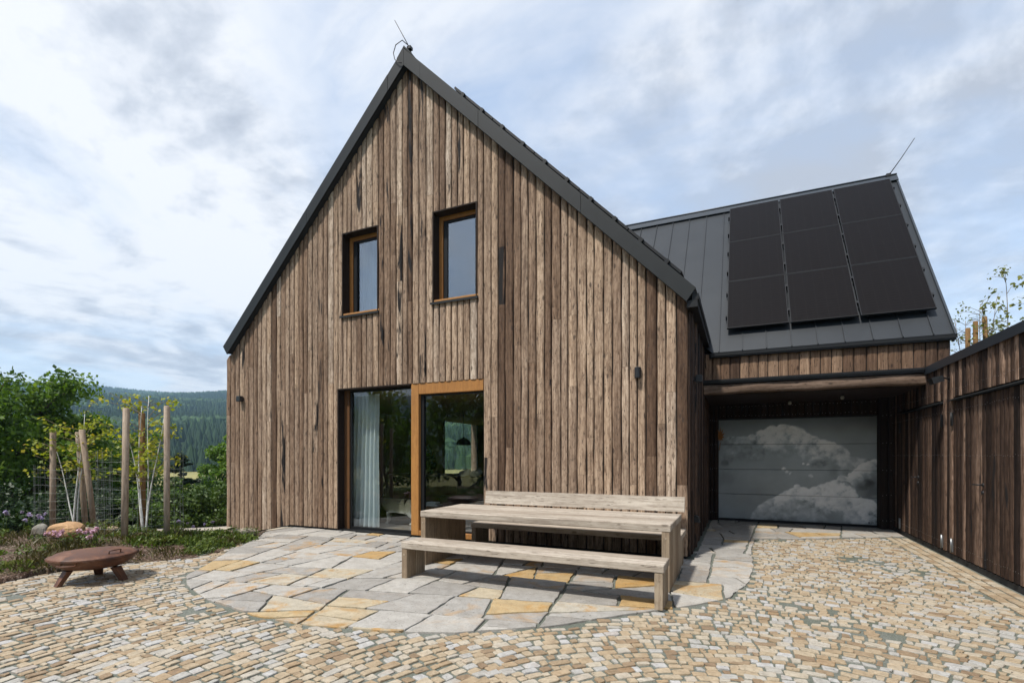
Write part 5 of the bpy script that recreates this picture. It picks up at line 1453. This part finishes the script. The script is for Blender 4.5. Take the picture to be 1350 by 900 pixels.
# ------------------------------------------------------------------ garden bed
def bed():
    V, F = [], []; nx, ny = 44, 60
    edge = [(-3.0, -7.6), (2.77, -7.85), (3.3, -7.98), (3.75, -7.85), (4.2, -7.55), (4.62, -7.22), (5.05, -7.28), (6.25, -7.95), (7.15, -8.75), (7.5, -9.35), (9.5, -9.6)]
    ex = lambda y: float(np.interp(y, [e[0] for e in edge], [e[1] for e in edge]))
    for j in range(ny+1):
        y = -3+12.5*j/ny
        for i in range(nx+1):
            x = ex(y)-0.01-6.0*(max(0, i-1)/(nx-1))**1.3
            V.append((x+(0.012 if i == 0 else 0), y, -0.12 if i == 0 else bz(x, y)+(0.015*math.sin(x*9+y*7)+0.012*math.sin(x*17-y*13))*min(1, i/3)))
    for j in range(ny):
        for i in range(nx):
            a = j*(nx+1)+i; F.append((a, a+nx+1, a+nx+2, a+1))
    tag(MB().add(V, F, smooth=True).build('garden_bed', M['mulch']), kind='structure')
    # gravel path along the house
    V, F = [], []; n = 24
    path = [(-10.35, 7.5), (-10.9, 7.15), (-11.6, 6.85), (-12.4, 6.55), (-13.4, 6.2), (-15, 5.6)]
    for k, (x, y) in enumerate(path):
        a = path[max(0, k-1)]; b = path[min(len(path)-1, k+1)]; dx, dy = b[0]-a[0], b[1]-a[1]; l = math.hypot(dx, dy); nx_, ny_ = -dy/l, dx/l
        for s in (-1, -0.9, 0.9, 1):
            w = 0.36
            px, py = x+nx_*s*w, y+ny_*s*w; V.append((px, py, -0.11-0.03*k-(0.45 if abs(s) == 1 else 0)))
    for k in range(len(path)-1):
        for i in range(3): F.append((k*4+i, k*4+i+1, k*4+i+5, k*4+i+4))
    tag(MB().add(V, F, smooth=True).build('gravel_path', M['gravel']), kind='structure')
    g = np.random.default_rng(8); R = random.Random(8)
    def tufts(name, mat, spots, n, h, w, seed, label=None):
        m = MB(); gg = np.random.default_rng(seed)
        for (x, y, r) in spots:
            k = int(n*r*r*12)+8
            a = gg.random(k)*6.283; q = r*np.sqrt(gg.random(k)); X = x+q*np.cos(a); Yy = y+q*np.sin(a)
            Z = np.array([bz(u, v) for u, v in zip(X, Yy)])
            dome = np.sqrt(np.clip(1-(q/r)**2, 0.05, 1))
            hh = h*(0.5+0.8*gg.random(k))*dome*(0.6+r*1.6)
            tl = gg.normal(size=(k, 2))*0.45; b = gg.random(k)*6.283
            base = np.stack([X, Yy, Z], 1); tip = base+np.stack([tl[:, 0]*hh, tl[:, 1]*hh, hh], 1)
            mid = (base+tip)/2+np.array([0, 0, 0.1])*hh[:, None]
            s = np.stack([np.cos(b), np.sin(b), 0*b], 1)*w*(0.6+0.8*gg.random((k, 1)))
            V = np.stack([base, mid+s, tip, mid-s], 1).reshape(-1, 3)
            A = np.stack([gg.random(k), np.full(k, R.random()), gg.random(k)], 1)
            m.add(V, np.arange(k*4).reshape(k, 4), np.repeat(A, 4, 0), True)
        return tag(m.build(name, mat), kind='stuff')
    def spots(n, seed, f):
        r = random.Random(seed); out = []
        while len(out) < n:
            y = r.uniform(-1.5, 6.3); x = ex(y)-0.12-r.random()**1.2*3.6
            if f(x, y, r) and not (y > 5.9 and x < -8.7) and not (y > 5.4 and x < -9.6): out.append((x, y, r.uniform(0.12, 0.34)))
        return out
    tufts('ground_cover', M['herb'], spots(85, 2, lambda x, y, r: (y < 3.6 or y > 4.5 or r.random() < 0.3))+[(-7.75, 5.35, .3), (-7.95, 5.7, .32), (-8.3, 5.9, .3), (-8.0, 5.2, .3), (-8.4, 5.5, .3), (-8.6, 6.1, .25), (-7.6, 5.0, .22)], 230, 0.085, 0.020, 3)
    tufts('heather', M['heath'], spots(75, 5, lambda x, y, r: True), 130, 0.12, 0.009, 6)
    gm = MB(); rr = random.Random(77)
    for (x, y, r) in spots(95, 31, lambda x, y, r: True):
        r *= 0.62; leaf_cloud(gm, [(x, y, bz(x, y)+r*0.35, r)], int(900*r), 0.022, rr.randrange(9999), up=0.7, asp=0.6, shell=0.55)
    tag(gm.build('ground_cover', M['herb']), kind='stuff')
    # flowers
    def flowers(name, spots_, mat, label, group, hh, seed, size=0.02):
        r = random.Random(seed); x0, y0 = spots_[0][:2]; t = empty(name, (x0, y0, bz(x0, y0)), label, 'flowers', group)
        st, hd = MB(), MB(); gg = np.random.default_rng(seed)
        for (x, y) in spots_:
            z = bz(x, y); h = hh*r.uniform(0.7, 1.25); tx, ty = x+r.uniform(-.05, .05), y+r.uniform(-.05, .05)
            st.tube([(x, y, z), ((x+tx)/2, (y+ty)/2, z+h*0.6), (tx, ty, z+h)], [0.004, 0.003, 0.003], 4)
            leaf_cloud(hd, [(tx, ty, z+h, size*1.3)], 26, size*0.75, r.randrange(9999), up=0.5, asp=0.8, shell=0.3)
            leaf_cloud(st, [(x, y, z+h*0.25, 0.05)], 8, 0.03, r.randrange(9999))
        st.build('stems', M['herb'], t); hd.build('blossoms', mat, t)
    def ring(px, Z, n, sp, seed):
        r = random.Random(seed); c = at(px, Z); return [(c.x+r.gauss(0, sp), c.y+r.gauss(0, sp)) for _ in range(n)]
    FG = 'pink flower clumps'
    flowers('flower_clump', ring(86, 7.05, 6, 0.12, 1), M['pink'], 'cluster of pink flower heads just behind the fire bowl, below the orange boulder', FG, 0.20, 1, 0.026)
    flowers('flower_clump', ring(121, 7.25, 6, 0.10, 2), M['pink'], 'cluster of pale pink flowers behind the fire bowl lid, right of the boulder', FG, 0.22, 2, 0.026)
    flowers('flower_clump', ring(18, 8.2, 9, 0.26, 3), M['lilac'], 'row of lilac flowers on thin stems at the left edge, before dark trees', 'lilac flower clumps', 0.36, 3, 0.022)
    flowers('flower_clump', ring(50, 8.6, 4, 0.10, 4), M['lilac'], 'few lilac flowers left of the orange boulder', 'lilac flower clumps', 0.32, 4, 0.022)
    flowers('flower_clump', ring(262, 9.0, 5, 0.25, 6), M['lilac'], 'scattered lilac flowers beside the gravel path near the house', 'lilac flower clumps', 0.2, 6, 0.02)
    # boulders
    def rock(px, Z, w, d, h, tone, label, group, seed, dz=0.0):
        r = random.Random(seed); c = at(px, Z); z = bz(c.x, c.y); n, q = 18, 10; V, F = [], []
        ph = [r.uniform(0, 6.3) for _ in range(8)]; rot = r.uniform(-.3, .3)+0.43
        for i in range(q+1):
            a = math.pi*i/q
            for j in range(n):
                b = 2*math.pi*j/n; e = lambda v, p: math.copysign(abs(v)**p, v)
                k = 1+0.10*math.sin(2*b+ph[0]+a)+0.07*math.sin(3*b+ph[1]-2*a)+0.05*math.sin(5*b+ph[2]+3*a)+r.uniform(-.035, .035)
                x, y, zz = w*k*e(math.cos(b), .8)*e(math.sin(a), .75), d*k*e(math.sin(b), .8)*e(math.sin(a), .75), -h*e(math.cos(a), .8)*(1+0.12*math.sin(b+ph[3]))
                V.append((c.x+x*math.cos(rot)-y*math.sin(rot), c.y+x*math.sin(rot)+y*math.cos(rot), z+h*0.62+zz+dz))
        for i in range(q):
            for j in range(n): F.append((i*n+j, i*n+(j+1) % n, (i+1)*n+(j+1) % n, (i+1)*n+j))
        o = MB().add(V, F, (tone, r.random(), 0.6), False).build('rock', M['rock'], origin=(c.x, c.y, z))
        return tag(o, label, 'rock', group)
    RG = 'rocks in the garden bed'
    rock(88, 7.9, 0.28, 0.20, 0.125, 0.95, 'largest rock in the bed, a flat orange boulder behind the fire bowl', RG, 1, 0.05)
    rock(53, 8.0, 0.10, 0.07, 0.11, 0.1, 'pointed pale grey rock left of the orange boulder', RG, 2, 0.03)
    rock(118, 8.1, 0.12, 0.10, 0.09, 0.35, 'small grey rock right of the orange boulder, half hidden by flowers', RG, 3)
    EG = 'edging stones at the house corner'
    for k, (px, Z, w, tone, lab) in enumerate(((326, 9.15, 0.17, 0.45, 'flat edging stone nearest the paving at the house corner'), (312, 9.3, 0.12, 0.4, 'round sandy edging stone at the foot of the house corner'), (300, 9.0, 0.10, 0.6, 'small tan edging stone left of the house corner'), (288, 9.35, 0.12, 0.2, 'grey edging stone on the garden side of the house corner'), (303, 9.75, 0.11, 0.3, 'edging stone tucked right under the corner boards'), (276, 9.1, 0.09, 0.5, 'outermost small edging stone toward the green herbs'))):
        rock(px, Z, w, w*0.75, w*0.45, tone, lab, EG, 20+k, 0.01)
    rock(215, 9.6, 0.10, 0.08, 0.05, 0.5, 'small sandy rock on the mulch near the right-hand stake', RG, 30); rock(150, 8.6, 0.10, 0.08, 0.06, 0.6, 'small tan rock between the stake groups', RG, 31)
bed()

# ------------------------------------------------------------------ far forest
def forest():
    g = np.random.default_rng(3); n = 62000
    az = np.radians(16+76*g.random(n)); r = np.sqrt(225**2+(1800**2-225**2)*g.random(n)**1.08)
    x, y = -r*np.sin(az), r*np.cos(az)
    z = np.array([tz(a, b) for a, b in zip(x, y)])
    patch = vnoise(x/130+40, y/130+40, 5, 4); h = (6+6*g.random(n))*(0.85+0.4*patch); w = h*(0.20+0.12*g.random(n))
    broad = (patch > 0.56) & (g.random(n) < 0.6)
    S = 6; a = 2*np.pi*np.arange(S)/S
    V = np.zeros((n, 2*S+1, 3)); rot = g.random(n)*6.28
    for k in range(S):
        ca, sa = np.cos(a[k]+rot), np.sin(a[k]+rot)
        w0 = np.where(broad, w*1.5, w)
        V[:, k] = np.stack([x+ca*w0, y+sa*w0, z+h*0.02], 1)
        w1 = np.where(broad, w*1.5, w*0.55)
        V[:, S+k] = np.stack([x+ca*w1, y+sa*w1, z+h*np.where(broad, 0.6, 0.5)], 1)
    V[:, 2*S] = np.stack([x, y, z+h*np.where(broad, 0.85, 1.0)], 1)
    base = (np.arange(n)*(2*S+1))[:, None, None]
    q = np.array([[k, (k+1) % S, S+(k+1) % S, S+k] for k in range(S)])[None]+base
    t3 = np.array([[S+k, S+(k+1) % S, 2*S] for k in range(S)])[None]+base
    A = np.stack([g.random(n), np.clip((patch-0.32)*2.2+np.where(broad, 0.25, 0), 0, 1), g.random(n)], 1)
    m = MB(); m.add(V.reshape(-1, 3), q.reshape(-1, 4), np.repeat(A, 2*S+1, 0)); o = m.n-n*(2*S+1)
    m.F.append((t3.reshape(-1, 3).tolist(), False, 0))
    tag(m.build('forest', M['forest']), kind='stuff')
forest()

# ------------------------------------------------------------------ dog behind the glass
def dog():
    # long-haired dog standing inside, facing left
    V = []; E = []; Rr = []
    def chain(pts, parent=None):
        prev = parent
        for (x, y, z, r) in pts:
            V.append((x, y, z)); Rr.append(r); i = len(V)-1
            if prev is not None: E.append((prev, i))
            prev = i
        return prev
    bx, by = -6.62, 8.62
    root = chain([(bx+0.10, by, 0.44, 0.15)])
    hip = chain([(bx+0.36, by, 0.43, 0.135)], root)
    sh = chain([(bx-0.18, by, 0.44, 0.155)], root)
    nk = chain([(bx-0.36, by-0.02, 0.50, 0.10), (bx-0.46, by-0.03, 0.53, 0.085), (bx-0.60, by-0.04, 0.48, 0.05), (bx-0.67, by-0.04, 0.46, 0.035)], sh)
    chain([(bx+0.52, by, 0.50, 0.06), (bx+0.62, by+0.03, 0.60, 0.07), (bx+0.55, by+0.03, 0.70, 0.05)], hip)
    for s, dx in ((-1, 0.0), (1, -0.10)):
        chain([(bx-0.20+dx, by+s*0.09, 0.30, 0.065), (bx-0.20+dx, by+s*0.09, 0.18, 0.036), (bx-0.22+dx, by+s*0.09, 0.075, 0.030), (bx-0.28+dx, by+s*0.09, 0.058, 0.030)], sh)
        chain([(bx+0.34+dx, by+s*0.09, 0.30, 0.085), (bx+0.44+dx, by+s*0.09, 0.19, 0.040), (bx+0.41+dx, by+s*0.09, 0.075, 0.030), (bx+0.35+dx, by+s*0.09, 0.058, 0.030)], hip)
    me = bpy.data.meshes.new('dog'); me.from_pydata([(v[0]-bx, v[1]-by, v[2]-0.03) for v in V], E, [])
    o = bpy.data.objects.new('dog', me); COL.objects.link(o); o.location = (bx, by, 0.03); ORIG[o.name] = Vector(o.location)
    sk = o.modifiers.new('Skin', 'SKIN')
    for i, v in enumerate(me.skin_vertices[0].data if me.skin_vertices else []): v.radius = (Rr[i], Rr[i])
    if not me.skin_vertices:
        pass
    else:
        me.skin_vertices[0].data[0].use_root = True
    sb = o.modifiers.new('Sub', 'SUBSURF'); sb.levels = 2; sb.render_levels = 2
    me.materials.append(M['fur'])
    tag(o, 'grey and white long-haired dog standing indoors behind the left patio pane', 'dog')
    for s in (-1, 1):
        m = MB(); x, y, z = bx-0.43, by-0.03+s*0.05, 0.60
        m.add([(x-0.03, y-0.02, z), (x+0.03, y-0.02, z), (x+0.03, y+0.02, z), (x-0.03, y+0.02, z), (x+0.005, y+s*0.01, z+0.085)], [(0,3,2,1), (0,1,4), (1,2,4), (2,3,4), (3,0,4)], smooth=True)
        m.build('ear', M['fur'], o)
        m = MB(); m.lathe((bx-0.555, by-0.04+s*0.045, 0.525), [(0.001, -0.01), (0.009, -0.005), (0.011, 0.0), (0.009, 0.006), (0.001, 0.01)], 8, cap=False); m.build('eye', M['iron'], o)
    m = MB(); m.lathe((bx-0.705, by-0.04, 0.465), [(0.002, -0.014), (0.016, -0.008), (0.018, 0.002), (0.012, 0.012), (0.002, 0.015)], 8, cap=False); m.build('nose', M['iron'], o)
dog()

# ------------------------------------------------------------------ haze, sky, sun, camera
def air():
    t = NT('valley_haze'); p = t.n('VolumePrincipled'); p.inputs['Color'].default_value = (0.46, 0.71, 1.0, 1); p.inputs['Density'].default_value = HAZE
    p.inputs['Anisotropy'].default_value = 0.2
    t.l(p.outputs[0], t.out.inputs['Volume'])
    o = MB().box((-3950, -3950, -8.5), (3950, 3950, 262)).build('haze', t.m); tag(o, kind='stuff')

SUNL = Vector((0.38, 1.0, -1.80)).normalized()     # the way the light travels
def sky():
    w = bpy.data.worlds.new('World'); S.world = w; w.use_nodes = True
    t = w.node_tree; t.nodes.clear()
    class N(NT):
        def __init__(s): s.t = t
    k = N()
    out = k.n('OutputWorld'); bg = k.n('Background'); bg.inputs[1].default_value = SKY_STRENGTH
    el = math.asin(-SUNL.z); rot = math.atan2(-SUNL.x, -SUNL.y)
    sk = k.n('TexSky'); sk.sky_type = 'NISHITA'; sk.sun_disc = False; sk.sun_elevation = el; sk.sun_rotation = rot
    sk.air_density = 1.0; sk.dust_density = 0.6; sk.ozone_density = 1.0; sk.altitude = 700
    d = k.n('TexCoord').outputs['Generated']
    sp = k.n('SeparateXYZ'); k.l(d, sp.inputs[0])
    z = k.math('MAXIMUM', sp.outputs[2], 0.0); q = k.math('ADD', z, 0.16)
    cx = k.n('CombineXYZ'); k.l(k.math('DIVIDE', sp.outputs[0], q), cx.inputs[0]); k.l(k.math('DIVIDE', sp.outputs[1], q), cx.inputs[1])
    p = k.vmath('ADD', cx.outputs[0], CLOUD_OFF)
    n1 = k.noise(p, 0.75, 9, 0.56, 0.35)          # cover
    n2 = k.noise(k.vmath('ADD', p, (3.1, 7.7, 1.0)), 1.15, 11, 0.6, 0.25)   # body light and dark
    n3 = k.noise(k.vmath('MULTIPLY', k.vmath('ADD', p, (9, 2, 0)), (0.5, 1.5, 1)), 1.6, 8, 0.62, 0.6)  # wisps
    n2b = k.noise(k.vmath('ADD', p, (3.16, 7.75, 1.0)), 1.15, 9, 0.6, 0.25)
    emb = k.math('SUBTRACT', n2, n2b)
    cover = k.math('MULTIPLY', k.ramp(n1, [(0.40, 0.0), (0.56, 1.0)]), 1.0)
    cover = k.math('MAXIMUM', cover, k.math('MULTIPLY', k.ramp(n3, [(0.40, 0.0), (0.68, 1.0)]), 0.8))
    cover = k.math('MAXIMUM', cover, k.math('MULTIPLY_ADD', z, -2.5, 0.75, clamp=True))
    cover = k.math('MULTIPLY_ADD', cover, 0.84, 0.06)
    # greyer towards the right of the house, brighter low on the left
    az = k.math('ADD', k.math('MULTIPLY', sp.outputs[0], 0.9), k.math('MULTIPLY', sp.outputs[1], 0.42))
    g = k.math('MULTIPLY_ADD', emb, 1.1, k.math('MULTIPLY_ADD', az, -0.09, n2))
    body = k.ramp(g, [(0.34, (2.95, 3.15, 3.55)), (0.44, (3.95, 4.15, 4.5)), (0.50, (4.85, 4.97, 5.2)), (0.58, (5.6, 5.63, 5.68))])
    blue = k.mix(0.5, k.mix(1.0, sk.outputs[0], (1.7, 1.6, 1.45), 'MULTIPLY'), (3.3, 3.9, 4.9))
    col = k.mix(cover, blue, body)
    k.l(col, bg.inputs[0]); k.l(bg.outputs[0], out.inputs[0])
    L = bpy.data.lights.new('sun', 'SUN'); L.energy = SUN_STRENGTH; L.angle = math.radians(3.5); L.color = (1.0, 0.95, 0.87)
    o = bpy.data.objects.new('sun', L); COL.objects.link(o); o.rotation_euler = SUNL.to_track_quat('-Z', 'Y').to_euler(); o.location = (-8, -20, 40)
CLOUD_OFF = (0.0, 0.0, 0.0); SKY_STRENGTH = 0.122; SUN_STRENGTH = 3.5; HAZE = 0.00030
air(); sky()

cam = bpy.data.cameras.new('camera'); co = bpy.data.objects.new('camera', cam); COL.objects.link(co)
cam.sensor_width = 36; cam.lens = 656/1350*36; cam.shift_y = 150/1350; cam.clip_start = 0.05; cam.clip_end = 12000
co.location = (0, 0, 1.5); co.rotation_euler = (math.radians(90), 0, math.radians(24.7)); S.camera = co

S.view_settings.view_transform = 'Standard'; S.view_settings.look = 'None'; S.view_settings.exposure = 0.64; S.view_settings.gamma = 1.0; S.view_settings.use_curve_mapping = False
S.cycles.max_bounces = 8; S.cycles.transparent_max_bounces = 12; S.cycles.volume_bounces = 0; S.cycles.use_denoising = True
S.cycles.sample_clamp_indirect = 4.0; S.cycles.caustics_reflective = False; S.cycles.caustics_refractive = False
